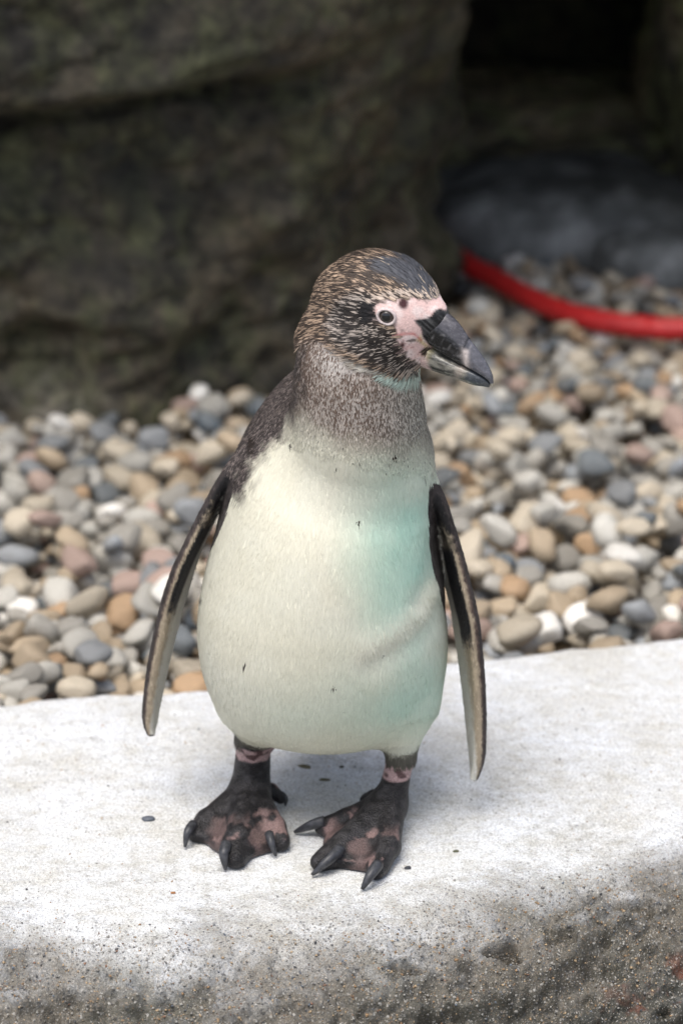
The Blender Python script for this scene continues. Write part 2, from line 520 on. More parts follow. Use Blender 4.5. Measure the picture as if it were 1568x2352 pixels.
def spline(pts, n):
    pts = np.array(pts, float); m = len(pts)
    P = np.vstack([2 * pts[0] - pts[1], pts, 2 * pts[-1] - pts[-2]])
    out = []
    for u in np.linspace(0, m - 1 - 1e-6, n):
        i = int(u); t = u - i
        a, b, c, d = P[i], P[i + 1], P[i + 2], P[i + 3]
        out.append(0.5 * ((2 * b) + (c - a) * t + (2 * a - 5 * b + 4 * c - d) * t * t + (3 * b - a - 3 * c + d) * t ** 3))
    return np.array(out)

HOSE_Z = -0.040
hp = [PZ(px, py, HOSE_Z) for px, py in ((1568, 756), (1480, 751), (1390, 740), (1300, 719), (1210, 682), (1130, 637), (1062, 601))]
hp = [np.array([1.5, 1.55, HOSE_Z]), np.array([1.05, 1.62, HOSE_Z]), np.array([0.75, 1.72, HOSE_Z])] + hp + [np.array([0.10, 2.36, HOSE_Z]), np.array([-0.03, 2.60, HOSE_Z]), np.array([-0.10, 3.0, HOSE_Z])]
V, F = tube(spline(hp, 160), 0.0168, 20)
t = NT('red_rubber')
v = t.coord('Object'); n = t.noise(v, 30, 4)
t.set(Base_Color=t.ramp(n, [(0.3, (0.48, 0.020, 0.021)), (0.7, (0.62, 0.030, 0.030))]), Roughness=0.42, Normal=t.bump(t.noise(v, 300, 2), 0.1, 0.001))
hose = link('garden_hose', new_mesh('garden_hose', V, F), t.m)
tag(hose, 'red rubber hose curving over the pebbles into the dark cave', 'hose')

# ------------------------------------------------------------------ pebbles
PEB = [  # key, colours, vein, weight, label word
    ('pale_grey', (0.33, 0.32, 0.285), (0.46, 0.445, 0.40), 0.0, 18, 'pale grey'),
    ('grey', (0.20, 0.19, 0.165), (0.32, 0.305, 0.27), 0.3, 20, 'medium grey'),
    ('blue_grey', (0.15, 0.162, 0.172), (0.26, 0.275, 0.285), 0.0, 10, 'blue-grey'),
    ('slate', (0.06, 0.075, 0.085), (0.11, 0.13, 0.145), 0.15, 4, 'dark slate grey'),
    ('beige', (0.34, 0.295, 0.22), (0.47, 0.415, 0.33), 0.0, 21, 'beige'),
    ('tan', (0.27, 0.21, 0.14), (0.40, 0.32, 0.225), 0.0, 15, 'sandy tan'),
    ('orange', (0.28, 0.18, 0.10), (0.40, 0.27, 0.16), 0.0, 4, 'rusty orange'),
    ('pink', (0.28, 0.195, 0.16), (0.42, 0.31, 0.265), 0.0, 7, 'pinkish brown'),
    ('white', (0.55, 0.53, 0.48), (0.68, 0.665, 0.62), 0.0, 4, 'chalk white'),
]
PMAT = [mat_pebble('pebble_' + p[0], p[1], p[2], p[3]) for p in PEB]
PW = np.array([p[4] for p in PEB], float); PW /= PW.sum()

def ico(sub):
    import bmesh
    bm = bmesh.new(); bmesh.ops.create_icosphere(bm, subdivisions=sub, radius=1.0)
    V = np.array([v.co[:] for v in bm.verts]); F = np.array([[v.index for v in f.verts] for f in bm.faces]); bm.free()
    return V, F
IV, IF = ico(3)
SV, SF = ico(2)
def pebble_shape(V, k):
    r_ = np.random.default_rng(100 + k)
    sx, sy, sz = 1.0, r_.uniform(0.66, 0.92), r_.uniform(0.48, 0.72)
    pw = r_.uniform(2.0, 2.9)
    D = V / ((np.abs(V) ** pw).sum(1) ** (1 / pw))[:, None]
    D = D * (1 + 0.17 * vnoise(V * 1.3 + k * 5.1, 70)[:, None] + 0.05 * vnoise(V * 2.9 + k * 3.3, 71)[:, None])
    # worn flats
    for _ in range(5):
        n = r_.normal(size=3); n /= np.linalg.norm(n); c = r_.uniform(0.60, 0.86)
        over = np.maximum(D @ n - c, 0); D = D - over[:, None] * n * 0.85
    return D * np.array([sx, sy, sz])
NSH = 16
SHAPES = [pebble_shape(IV, k) for k in range(NSH)]
SHAPES_LO = [pebble_shape(SV, k) for k in range(NSH)]
PMESH = {}
def pebble_mesh(shape, mi):
    if (shape, mi) not in PMESH:
        me = new_mesh('pebble', SHAPES[shape], IF); me.materials.append(PMAT[mi]); PMESH[(shape, mi)] = me
    return PMESH[(shape, mi)]

def rotm(ax, ay, az):
    cx, sx, cy, sy, cz, sz = math.cos(ax), math.sin(ax), math.cos(ay), math.sin(ay), math.cos(az), math.sin(az)
    Rx = np.array([[1, 0, 0], [0, cx, -sx], [0, sx, cx]]); Ry = np.array([[cy, 0, sy], [0, 1, 0], [-sy, 0, cy]]); Rz = np.array([[cz, -sz, 0], [sz, cz, 0], [0, 0, 1]])
    return Rz @ Ry @ Rx

# a height map of the bed that every dropped pebble raises
HX0, HX1, HY0, HY1, HS = -1.30, 1.35, 0.12, 2.75, 0.004
hx = np.arange(HX0, HX1, HS); hy = np.arange(HY0, HY1, HS)
gx, gy = np.meshgrid(hx, hy, indexing='ij')
HM = soil_height(gx.ravel(), gy.ravel()).reshape(gx.shape)
def bare(x, y):
    return ((x - SP[0]) / 0.082) ** 2 + ((y - SP[1]) / 0.095) ** 2 < 1
def in_rock(x, y):
    edge = np.interp(x, RFX, RFY0) + 0.01
    return y > edge and x < 0.19

PEBBLES = []          # (pos, rot euler, scale, shape, material)
def drop(x, y, size, shape, mi, tilt=0.35, sink=0.0):
    ax, ay, az = random.gauss(0, tilt * 0.6), random.gauss(0, tilt * 0.6), random.uniform(0, 6.283)
    M = rotm(ax, ay, az)
    P = SHAPES_LO[shape] @ M.T * size
    ii = np.floor((P[:, 0] + x - HX0) / HS).astype(int); jj = np.floor((P[:, 1] + y - HY0) / HS).astype(int)
    ok = (ii >= 0) & (jj >= 0) & (ii < HM.shape[0]) & (jj < HM.shape[1])
    if ok.sum() < len(P) * 0.6: return
    low = P[:, 2] < 0
    sel = ok & low
    z = np.sort(HM[ii[sel], jj[sel]] - P[sel, 2])
    z = z[int(len(z) * 0.90)] - sink * size
    top = ok & ~low
    # fill the footprint
    rr = int(size / HS) + 1
    ci, cj = int((x - HX0) / HS), int((y - HY0) / HS)
    i0, i1, j0, j1 = max(ci - rr, 0), min(ci + rr + 1, HM.shape[0]), max(cj - rr, 0), min(cj + rr + 1, HM.shape[1])
    np.maximum.at(HM, (ii[top], jj[top]), P[top, 2] + z)
    ex = (np.arange(i0, i1)[:, None] - ci) * HS; ey = (np.arange(j0, j1)[None, :] - cj) * HS
    q = 1 - (ex ** 2 + ey ** 2) / (size * 0.80) ** 2
    hmax = P[:, 2].max()
    cap = np.where(q > 0, z + hmax * np.sqrt(np.maximum(q, 0)), -9)
    HM[i0:i1, j0:j1] = np.maximum(HM[i0:i1, j0:j1], cap)
    PEBBLES.append((np.array([x, y, z]), (ax, ay, az), size, shape, mi))
    return len(PEBBLES) - 1

def pick_mat(): return int(rng.choice(len(PEB), p=PW))
HL = spline(hp, 160)
YM = lambda x: float(REAR(np.array([x]))[0]) + 0.055
# first a layer of small stones, then bigger ones bedded among them
for n_, smin_, smax_, sk in ((6500, 0.008, 0.0135, 0.2), (7000, 0.0125, 0.0195, 0.35), (3200, 0.0175, 0.0255, 0.3)):
    for _ in range(n_):
        x = random.uniform(-1.2, 1.25); y = random.uniform(0.15, 2.45)
        s = random.uniform(smin_, smax_) * (0.92 if y > 1.3 else 1.08)
        if abs(x) > 0.22 + 0.155 * (y + 2.9) and random.random() < 0.45: continue
        if y < YM(x) + s * 0.9 or in_rock(x, y + s * 0.5): continue
        if bare(x, y): continue
        if ((x - 0.37) / 0.28) ** 2 + ((y - 2.47) / 0.28) ** 2 < 1 or ((x - 0.475) / 0.09) ** 2 + ((y - 2.12) / 0.075) ** 2 < 1: continue
        hz = HM[int((x - HX0) / HS), int((y - HY0) / HS)]
        if hz > -0.063 + (0.019 if y < 1.2 else 0): continue
        if y > 1.5 and hz + s > -0.075 and np.hypot(HL[:, 0] - x, HL[:, 1] - y).min() < s + 0.012: continue      # the hose lies here
        drop(x, y, s, random.randrange(NSH), pick_mat(), 0.5, sk)
SPECIAL = {}
for (px, py, s, sh, mi, lab) in (
        (1424, 1198, 0.026, 2, 2, 'large smooth blue-grey pebble beside the bare brown soil patch'),
        (412, 1478, 0.024, 5, 3, 'large dark slate pebble among pale stones, close behind the ledge'),
        (1484, 1255, 0.016, 7, 3, 'small dark slate pebble leaning on the large blue-grey pebble'),
        (1205, 1350, 0.021, 9, 1, 'round brownish grey pebble standing out among paler stones'),):
    p = PZ(px, py, -0.06)
    k = drop(p[0], p[1], s, sh, mi, 0.25, 0.1)
    if k is not None: SPECIAL[k] = lab

PP = np.array([p[0] for p in PEBBLES]); PS = np.array([p[2] for p in PEBBLES])
qx, qy = proj(PP)
dist = np.linalg.norm(PP - CAM, axis=1)
hi = np.clip(((PP[:, 0] - HX0) / HS).astype(int), 0, HM.shape[0] - 1), np.clip(((PP[:, 1] - HY0) / HS).astype(int), 0, HM.shape[1] - 1)
cover = HM[hi] - (PP[:, 2] + 0.6 * PS)          # how much lies on top of it
inframe = (qx > -20) & (qx < 1588) & (qy > 0) & (qy < 1640) & ~((qx > 520) & (qx < 980) & (qy > 900))
score = np.where(inframe, PS / dist - np.maximum(cover, 0) / dist, -1)
order = np.argsort(-score)
chosen = set(order[:300 - len(SPECIAL)].tolist()) | set(SPECIAL)
for i in sorted(chosen):
    pos, rot, s, sh, mi = PEBBLES[i]
    o = bpy.data.objects.new('pebble', pebble_mesh(sh, mi))
    o.location = pos.tolist(); o.rotation_euler = rot; o.scale = (s, s, s)
    COL.objects.link(o)
    if i in SPECIAL:
        tag(o, SPECIAL[i], 'pebble', 'pebbles behind the ledge')
    else:
        x, y = pos[0], pos[1]
        edge = np.interp(x, [-0.62, -0.25, -0.05, 0.07, 0.17], [1.42, 1.47, 1.60, 1.76, 1.95])
        if y < YM(x) + 0.13: zone = 'lying close along the back of the concrete ledge'
        elif np.hypot(HL[:, 0] - x, HL[:, 1] - y).min() < 0.2: zone = 'lying close to the red hose'
        elif x < 0.2 and y > edge - 0.3: zone = 'near the foot of the mossy rock'
        elif np.hypot(x - SP[0], y - SP[1]) < 0.19: zone = 'at the rim of the bare soil patch'
        elif x < -0.03: zone = 'in the open bed between mossy rock and ledge'
        else: zone = 'in the open bed between hose and soil patch' if y > SP[1] else 'in the open bed between soil patch and ledge'
        tag(o, ('big ' if s > 0.0225 else 'small ' if s < 0.019 else '') + PEB[mi][5] + ' rounded pebble ' + zone, 'pebble', 'pebbles behind the ledge')
rest = [i for i in range(len(PEBBLES)) if i not in chosen]
VV, FF, MI = [], [], []
base = 0
for i in rest:
    pos, rot, s, sh, mi = PEBBLES[i]
    VV.append(SHAPES_LO[sh] @ rotm(*rot).T * s + pos); FF.append(SF + base); base += len(SV)
    MI.append(np.full(len(SF), mi, np.int32))
me = new_mesh('pebble_fill', np.concatenate(VV), np.concatenate(FF))
bed = link('pebble_bed', me, PMAT)
me.polygons.foreach_set('material_index', np.concatenate(MI))
tag(bed, 'mass of mixed grey and tan pebbles filling the bed behind the ledge', 'pebbles', None, 'stuff')

# ------------------------------------------------------------------ penguin: the body as one blended surface
VOX = 0.0017
BX0, BX1, BY0, BY1, BZ0, BZ1 = -0.205, 0.150, -0.175, 0.175, -0.006, 0.585
AX = np.arange(BX0, BX1, VOX); AY = np.arange(BY0, BY1, VOX); AZ = np.arange(BZ0, BZ1, VOX)
FLD = np.full((len(AX), len(AY), len(AZ)), 0.05, np.float32)

def region(lo, hi):
    s = []
    for a, l, h in ((AX, lo[0], hi[0]), (AY, lo[1], hi[1]), (AZ, lo[2], hi[2])):
        s.append(slice(max(int((l - a[0]) / VOX), 0), min(int((h - a[0]) / VOX) + 2, len(a))))
    return tuple(s)

def blend(fn, lo, hi, k=0.01):
    s = region(lo, hi)
    x = AX[s[0]][:, None, None]; y = AY[s[1]][None, :, None]; z = AZ[s[2]][None, None, :]
    d = fn(x, y, z).astype(np.float32)
    a = FLD[s]
    h = np.maximum(k - np.abs(a - d), 0) / k
    FLD[s] = np.minimum(a, d) - h * h * k * 0.25

def carve(fn, lo, hi, k=0.008):
    s = region(lo, hi)
    x = AX[s[0]][:, None, None]; y = AY[s[1]][None, :, None]; z = AZ[s[2]][None, None, :]
    d = -fn(x, y, z).astype(np.float32)
    a = FLD[s]
    h = np.maximum(k - np.abs(a - d), 0) / k
    FLD[s] = np.maximum(a, d) + h * h * k * 0.25

def loft(rows, k, pad=0.05, power=2.0):
    """rows of (py, left, right, y centre, half depth): horizontal slices of a trunk"""
    zz, xc, a, yc, b = [], [], [], [], []
    for py, l, r, y, bb in rows:
        L, Rr = PY(l, py, y), PY(r, py, y)
        zz.append(L[2]); xc.append((L[0] + Rr[0]) / 2); a.append((Rr[0] - L[0]) / 2); yc.append(y); b.append(bb)
    o = np.argsort(zz); zz = np.array(zz)[o]
    z_ = np.arange(zz[0], zz[-1], 0.001)
    def sm(v):
        q = np.interp(z_, zz, np.array(v)[o])
        kk = np.exp(-0.5 * (np.arange(-24, 25) / 8.0) ** 2); kk /= kk.sum()
        return np.convolve(np.pad(q, 24, mode='reflect', reflect_type='odd'), kk, 'valid')
    xc, a, yc, b = sm(xc), sm(a), sm(yc), sm(b)
    def fn(x, y, z):
        zc = np.clip(z, z_[0], z_[-1])
        X, A, Y, B = (np.interp(zc, z_, v) for v in (xc, a, yc, b))
        m = np.minimum(A, B)
        ex = np.abs((x - X) / A); ey = np.abs((y - Y) / B)
        rad = (ex ** power + ey ** power) ** (1 / power)
        d = (rad - 1) * (m + (np.maximum(A, B) - m) * 0.4)
        return np.maximum(d, np.abs(z - (z_[0] + z_[-1]) / 2) - (z_[-1] - z_[0]) / 2)
    blend(fn, (BX0, BY0, z_[0] - 0.01), (BX1, BY1, z_[-1] + 0.01), k)

def cone(p0, p1, r0, r1, k=0.01):
    p0, p1 = np.array(p0, float), np.array(p1, float)
    d = p1 - p0; L2 = d @ d
    def fn(x, y, z):
        h = np.clip(((x - p0[0]) * d[0] + (y - p0[1]) * d[1] + (z - p0[2]) * d[2]) / L2, 0, 1)
        q = (x - p0[0] - h * d[0]) ** 2 + (y - p0[1] - h * d[1]) ** 2 + (z - p0[2] - h * d[2]) ** 2
        return np.sqrt(q) - (r0 + (r1 - r0) * h)
    m = max(r0, r1) + 0.02
    blend(fn, np.minimum(p0, p1) - m, np.maximum(p0, p1) + m, k)

def ellipsoid_fn(c, axes, rad):
    c = np.array(c, float)
    def fn(x, y, z):
        q0 = q1 = 0
        for v, r in zip(axes, rad):
            e = (x - c[0]) * v[0] + (y - c[1]) * v[1] + (z - c[2]) * v[2]
            q0 = q0 + (e / r) ** 2; q1 = q1 + (e / r / r) ** 2
        k0 = np.sqrt(q0)
        return k0 * (k0 - 1) / np.maximum(np.sqrt(q1), 1e-6)
    return fn
def ellipsoid(c, axes, rad, k=0.01):
    m = max(rad) + 0.02
    blend(ellipsoid_fn(c, axes, rad), np.array(c) - m, np.array(c) + m, k)

def tri(a, b, c, r, k=0.006):
    """a rounded triangular sheet: a web of the foot"""
    a, b, c = (np.array(q, float) for q in (a, b, c))
    ba, cb, ac = b - a, c - b, a - c
    n = np.cross(ba, ac)
    def fn(x, y, z):
        p = np.stack(np.broadcast_arrays(x, y, z), -1)
        pa, pb, pc = p - a, p - b, p - c
        s = np.sign(pa @ np.cross(ba, n)) + np.sign(pb @ np.cross(cb, n)) + np.sign(pc @ np.cross(ac, n))
        def seg(e, q):
            h = np.clip((q @ e) / (e @ e), 0, 1)[..., None]
            return ((e * h - q) ** 2).sum(-1)
        de = np.minimum(np.minimum(seg(ba, pa), seg(cb, pb)), seg(ac, pc))
        dp = (pa @ n) ** 2 / (n @ n)
        return np.sqrt(np.where(s < 2.0, de, dp)) - r
    lo = np.minimum(np.minimum(a, b), c) - 0.015; hi_ = np.maximum(np.maximum(a, b), c) + 0.015
    blend(fn, lo, hi_, k)

# trunk and shoulders
loft([(1688, 640, 850, 0.012, 0.042), (1674, 590, 905, 0.010, 0.062), (1654, 548, 955, 0.008, 0.079), (1624, 508, 990, 0.006, 0.094), (1582, 480, 1014, 0.006, 0.106),
      (1535, 464, 1024, 0.006, 0.114), (1480, 455, 1028, 0.006, 0.119), (1430, 453, 1027, 0.007, 0.121), (1370, 459, 1022, 0.008, 0.121),
      (1300, 474, 1012, 0.010, 0.119), (1240, 490, 1004, 0.012, 0.116), (1180, 506, 998, 0.015, 0.112), (1120, 521, 994, 0.020, 0.106),
      (1060, 536, 992, 0.028, 0.098), (1000, 560, 984, 0.038, 0.087), (950, 590, 960, 0.046, 0.074), (900, 628, 925, 0.052, 0.060),
      (865, 660, 890, 0.054, 0.045), (838, 700, 850, 0.055, 0.025)], 0.02)
# neck
loft([(1150, 690, 940, 0.012, 0.060), (1120, 670, 955, 0.006, 0.069), (1090, 655, 968, 0.000, 0.074), (1040, 652, 980, -0.006, 0.075), (990, 660, 981, -0.012, 0.073), (940, 668, 976, -0.016, 0.070), (900, 672, 968, -0.019, 0.068),
      (860, 675, 961, -0.022, 0.066), (820, 681, 953, -0.022, 0.065), (780, 689, 942, -0.022, 0.062), (740, 705, 928, -0.022, 0.055), (712, 735, 905, -0.024, 0.043), (690, 785, 870, -0.026, 0.022)], 0.03)

# head
YAW, HP = 26.0, 24.0
HF = np.array([math.cos(R(HP)) * math.cos(R(YAW)), -math.cos(R(HP)) * math.sin(R(YAW)), -math.sin(R(HP))])
HU = np.array([math.sin(R(HP)) * math.cos(R(YAW)), -math.sin(R(HP)) * math.sin(R(YAW)), math.cos(R(HP))])
HR = np.cross(HU, HF); HR *= np.sign(-HR[1])                        # towards the visible cheek
HC = PY(877, 706, -0.03)                                            # middle of the skull
CB = PY(1014, 704, -0.055)                                          # root of the culmen
def H(a, b, r=0.0, o=None):                                         # head frame, millimetres from the culmen root
    return (CB if o is None else o) + (a * HF + b * HU + r * HR) * 0.001
ellipsoid(HC, (HF, HU, HR), (0.0555, 0.0480, 0.0430), 0.026)
ellipsoid(H(-48, -31), (HF, HU, HR), (0.041, 0.0345, 0.0375), 0.02)       # cheeks
cone(H(-38, -18), H(-3, -12.5), 0.0275, 0.0135, 0.014)                       # brow towards the bill
cone(H(-35, -39), H(-2, -46), 0.0255, 0.0105, 0.016)                        # chin
cone(PY(787, 674, -0.022), PY(758, 772, -0.022), 0.0195, 0.0250, 0.014)      # nape
# flippers: leading edge given by the survey, blade running back and in from it
def flipper(edge, ys, chords, side, zt, k):
    pts = np.array([PY(px + side * 11, py, y) for (px, py), y in zip(edge, ys)])
    o = np.argsort(pts[:, 2]); pts = pts[o]; ch = np.array(chords)[o]
    d = np.array([0.33 * side, 0.944]); nv = np.array([-d[1], d[0]])
    z_ = np.arange(pts[0, 2], pts[-1, 2], 0.001)
    kk = np.exp(-0.5 * (np.arange(-15, 16) / 6.0) ** 2); kk /= kk.sum()
    sm = lambda v: np.convolve(np.pad(np.interp(z_, pts[:, 2], v), 15, mode='reflect', reflect_type='odd'), kk, 'valid')
    fx, fy, fc = sm(pts[:, 0]), sm(pts[:, 1]), np.maximum(np.interp(z_, pts[:, 2], ch), 0.0)
    def fn(x, y, z):
        zc = np.clip(z, z_[0], z_[-1])
        X, Y, C_ = (np.interp(zc, z_, v) for v in (fx, fy, fc))
        dx, dy = x - X, y - Y
        u = dx * d[0] + dy * d[1]; v = dx * nv[0] + dy * nv[1]
        # the blade bows a little towards the body
        C_ = np.maximum(C_, 1e-4)
        w = np.clip(u / C_, 0, 1)
        tip = sstep(z_[0], z_[0] + 0.03, zc)
        r1 = 0.0042 + 0.0020 * tip; r2 = 0.0016
        e = np.sqrt((u - np.clip(u, 0, C_)) ** 2 + v * v) - (r1 + (r2 - r1) * w)
        return np.maximum(e * 0.92, np.abs(z - (z_[0] + z_[-1]) / 2) - (z_[-1] - z_[0]) / 2)
    m = 0.075
    blend(fn, (min(pts[:, 0].min() - 0.03, pts[:, 0].min() + side * 0.05), BY0, pts[0, 2] - 0.01), (pts[:, 0].max() + 0.05, BY1, pts[-1, 2] + 0.01), k)
LFE = [(560, 1020), (530, 1062), (503, 1098), (470, 1160), (430, 1240), (400, 1302), (378, 1365), (360, 1440), (345, 1510), (335, 1580), (329, 1640), (329, 1672), (338, 1690)]
LFY = [0.02, 0.012, 0.008, 0.006, 0.004, 0.004, 0.004, 0.006, 0.008, 0.010, 0.013, 0.015, 0.016]
LFC = [0.03, 0.040, 0.046, 0.052, 0.056, 0.058, 0.058, 0.053, 0.047, 0.039, 0.029, 0.020, 0.004]
RFE = [(985, 1085), (1008, 1115), (1022, 1150), (1041, 1210), (1065, 1290), (1085, 1370), (1098, 1430), (1104, 1490), (1110, 1560), (1113, 1640), (1112, 1720), (1108, 1765), (1098, 1790)]
RFY = [0.01, 0.000, -0.006, -0.010, -0.014, -0.018, -0.020, -0.020, -0.019, -0.017, -0.014, -0.012, -0.010]
RFC = [0.03, 0.040, 0.046, 0.052, 0.058, 0.060, 0.060, 0.056, 0.050, 0.041, 0.030, 0.018, 0.004]
flipper(LFE, LFY, LFC, 1, 0, 0.008)
flipper(RFE, RFY, RFC, -1, 0, 0.008)
# thighs, shanks, feet
cone(PY(600, 1640, -0.010), PY(584, 1694, -0.004), 0.036, 0.0185, 0.02)
cone(PY(912, 1640, -0.024), PY(921, 1733, -0.034), 0.0345, 0.0145, 0.022)
LA0, LA1 = PY(584, 1690, 0.0), PY(576, 1808, 0.004)
RA0, RA1 = PY(921, 1735, -0.034), PY(898, 1838, -0.036)
cone(LA0, LA1, 0.0158, 0.0182, 0.006)
cone(RA0, RA1, 0.0118, 0.0148, 0.006)
FEET = []
def foot(ank, toes, hall, wr):
    """ank: ankle point; toes: (base offset px, knuckle, tip) survey pixels; webs between neighbours"""
    ends = []
    for (kpx, kpy, kz), (tpx, tpy, tz), (r0, r1, r2) in toes:
        kn, tp = PZ(kpx, kpy, kz), PZ(tpx, tpy, tz)
        b = ank + (kn - ank) * 0.12
        cone(b, kn, r0, r1, 0.010); cone(kn, tp, r1, r2, 0.005)
        ends.append((kn, tp))
    for (k0, t0), (k1, t1) in zip(ends[:-1], ends[1:]):
        top = ank + np.array([0, -0.012, -0.006])
        m0, m1 = t0 * 0.72 + k0 * 0.28, t1 * 0.72 + k1 * 0.28
        for q in (m0, m1): q[2] = 0.0045
        mid = (m0 + m1) / 2 * 0.94 + top * 0.06; mid[2] = 0.0045
        tri(top, m0, mid, 0.0048, 0.012); tri(top, mid, m1, 0.0048, 0.012)
    h0, h1 = hall
    cone(h0, h1, 0.0075, 0.0055, 0.006)
    FEET.append(ends)
foot(LA1, [((474, 1885, 0.012), (449, 1913, 0.008), (0.0135, 0.0100, 0.0078)),
           ((545, 1930, 0.014), (541, 1972, 0.009), (0.0150, 0.0115, 0.0092)),
           ((632, 1900, 0.012), (646, 1935, 0.008), (0.0130, 0.0095, 0.0078))], (PZ(622, 1815, 0.016), PZ(644, 1834, 0.010)), 1)
foot(RA1, [((795, 1880, 0.014), (738, 1897, 0.009), (0.0125, 0.0090, 0.0070)),
           ((790, 1935, 0.014), (733, 1980, 0.008), (0.0140, 0.0105, 0.0085)),
           ((893, 1945, 0.014), (862, 2000, 0.008), (0.0140, 0.0105, 0.0085))], (PZ(858, 1830, 0.016), PZ(838, 1838, 0.010)), -1)
# tail stub behind
cone((-0.03, 0.085, 0.085), (-0.035, 0.135, 0.03), 0.03, 0.008, 0.02)
# the underside is flat where it stands
FLD[:] = np.maximum(FLD, (0.0006 - AZ)[None, None, :].astype(np.float32))
def field_at(p):
    i = np.clip(((p[0] - AX[0]) / VOX), 0, len(AX) - 1.001); j = np.clip((p[1] - AY[0]) / VOX, 0, len(AY) - 1.001); k = np.clip((p[2] - AZ[0]) / VOX, 0, len(AZ) - 1.001)
    return FLD[int(round(i)), int(round(j)), int(round(k))]
def surf(px, py, t0=2.4, t1=3.3):
    d = ray(px, py); d = d / np.linalg.norm(d)
    t = t0
    while t < t1:
        p = CAM + d * t
        if BX0 < p[0] < BX1 and BY0 < p[1] < BY1 and BZ0 < p[2] < BZ1 and field_at(p) < 0.0004: return p
        t += 0.0007
    return None

def surface_nets(F_, ax, ay, az):
    nx, ny, nz = F_.shape
    S = F_ < 0
    c = np.zeros((nx - 1, ny - 1, nz - 1), np.uint8)
    for a in (0, 1):
        for b in (0, 1):
            for d in (0, 1):
                c += S[a:nx - 1 + a, b:ny - 1 + b, d:nz - 1 + d]
    act = (c > 0) & (c < 8)
    I, J, K = np.nonzero(act)
    vid = np.full(act.shape, -1, np.int32); vid[I, J, K] = np.arange(len(I))
    corners = [(a, b, d) for a in (0, 1) for b in (0, 1) for d in (0, 1)]
    val = {q: F_[I + q[0], J + q[1], K + q[2]].astype(np.float64) for q in corners}
    acc = np.zeros((len(I), 3)); cnt = np.zeros(len(I))
    for p in corners:
        for axis in range(3):
            if p[axis] == 1: continue
            q = list(p); q[axis] = 1; q = tuple(q)
            f0, f1 = val[p], val[q]
            cross = (f0 < 0) != (f1 < 0)
            t = np.where(cross, f0 / np.where(f0 == f1, 1, f0 - f1), 0)
            pos = np.tile(np.array(p, float), (len(I), 1)); pos[:, axis] = t
            acc[cross] += pos[cross]; cnt += cross
    P = acc / np.maximum(cnt, 1)[:, None] + np.stack([I, J, K], 1)
    P = P * VOX + np.array([ax[0], ay[0], az[0]])
    quads = []
    for axis in range(3):
        sl0 = [slice(None)] * 3; sl1 = [slice(None)] * 3
        sl0[axis] = slice(0, -1); sl1[axis] = slice(1, None)
        s0, s1 = S[tuple(sl0)], S[tuple(sl1)]
        e = np.argwhere(s0 != s1)
        u, v = [(1, 2), (2, 0), (0, 1)][axis]
        e = e[(e[:, u] > 0) & (e[:, v] > 0) & (e[:, u] < F_.shape[u] - 1) & (e[:, v] < F_.shape[v] - 1)]
        flip = s0[e[:, 0], e[:, 1], e[:, 2]]
        def g(du, dv):
            q = e.copy(); q[:, u] += du; q[:, v] += dv
            return vid[q[:, 0], q[:, 1], q[:, 2]]
        Q = np.stack([g(-1, -1), g(0, -1), g(0, 0), g(-1, 0)], 1)
        Q[~flip] = Q[~flip][:, ::-1]
        quads.append(Q)
    return P, np.concatenate(quads)

BV, BF = surface_nets(FLD, AX, AY, AZ)
# relax the stair steps
E = np.concatenate([BF[:, [0, 1]], BF[:, [1, 2]], BF[:, [2, 3]], BF[:, [3, 0]]])
deg = np.bincount(E[:, 0], minlength=len(BV)) + np.bincount(E[:, 1], minlength=len(BV))
for lam in (0.6, -0.55, 0.6, -0.55, 0.5):
    s = np.stack([np.bincount(E[:, 0], BV[E[:, 1], i], len(BV)) + np.bincount(E[:, 1], BV[E[:, 0], i], len(BV)) for i in range(3)], 1) / np.maximum(deg, 1)[:, None]
    BV = BV + lam * (s - BV)
# soft fold of the flank where the flipper presses
def seg_dist(px, py, pts):
    d = np.full(len(px), 1e9)
    for (x0, y0), (x1, y1) in zip(pts[:-1], pts[1:]):
        ex, ey = x1 - x0, y1 - y0
        h = np.clip(((px - x0) * ex + (py - y0) * ey) / (ex * ex + ey * ey), 0, 1)
        d = np.minimum(d, np.hypot(px - x0 - h * ex, py - y0 - h * ey))
    return d
def normals():
    f = np.cross(BV[BF[:, 2]] - BV[BF[:, 0]], BV[BF[:, 3]] - BV[BF[:, 1]])
    n = np.stack([sum(np.bincount(BF[:, c], f[:, i], len(BV)) for c in range(4)) for i in range(3)], 1)
    return n / (np.linalg.norm(n, axis=1)[:, None] + 1e-12)
BN = normals()
qx, qy = proj(BV)
on = (BN[:, 1] < 0.1) * (BV[:, 0] < 0.105)
BV = BV + BN * (on * (-0.0014 * np.exp(-(seg_dist(qx, qy, [(1012, 1400), (985, 1440), (945, 1480), (890, 1510), (850, 1535)]) / 26.0) ** 2)
                     + 0.0014 * np.exp(-(seg_dist(qx, qy, [(985, 1375), (950, 1425), (900, 1462), (850, 1490)]) / 32.0) ** 2)
                     - 0.0022 * np.exp(-(seg_dist(qx, qy, [(1000, 1250), (985, 1330), (960, 1385)]) / 22.0) ** 2)))[:, None]
BN = normals()

# ------------------------------------------------------------------ plumage pattern
def poly_sd(px, py, poly):
    """signed distance to a polygon, negative inside"""
    P = np.array(poly, float); n = len(P)
    d = np.full(len(px), 1e18); s = np.ones(len(px))
    for i in range(n):
        j = (i - 1) % n
        ex, ey = P[j] - P[i]
        wx, wy = px - P[i, 0], py - P[i, 1]
        h = np.clip((wx * ex + wy * ey) / (ex * ex + ey * ey), 0, 1)
        d = np.minimum(d, (wx - ex * h) ** 2 + (wy - ey * h) ** 2)
        c1, c2, c3 = py >= P[i, 1], py < P[j, 1], ex * wy > ey * wx
        s = np.where((c1 & c2 & c3) | (~c1 & ~c2 & ~c3), -s, s)
    return s * np.sqrt(d)

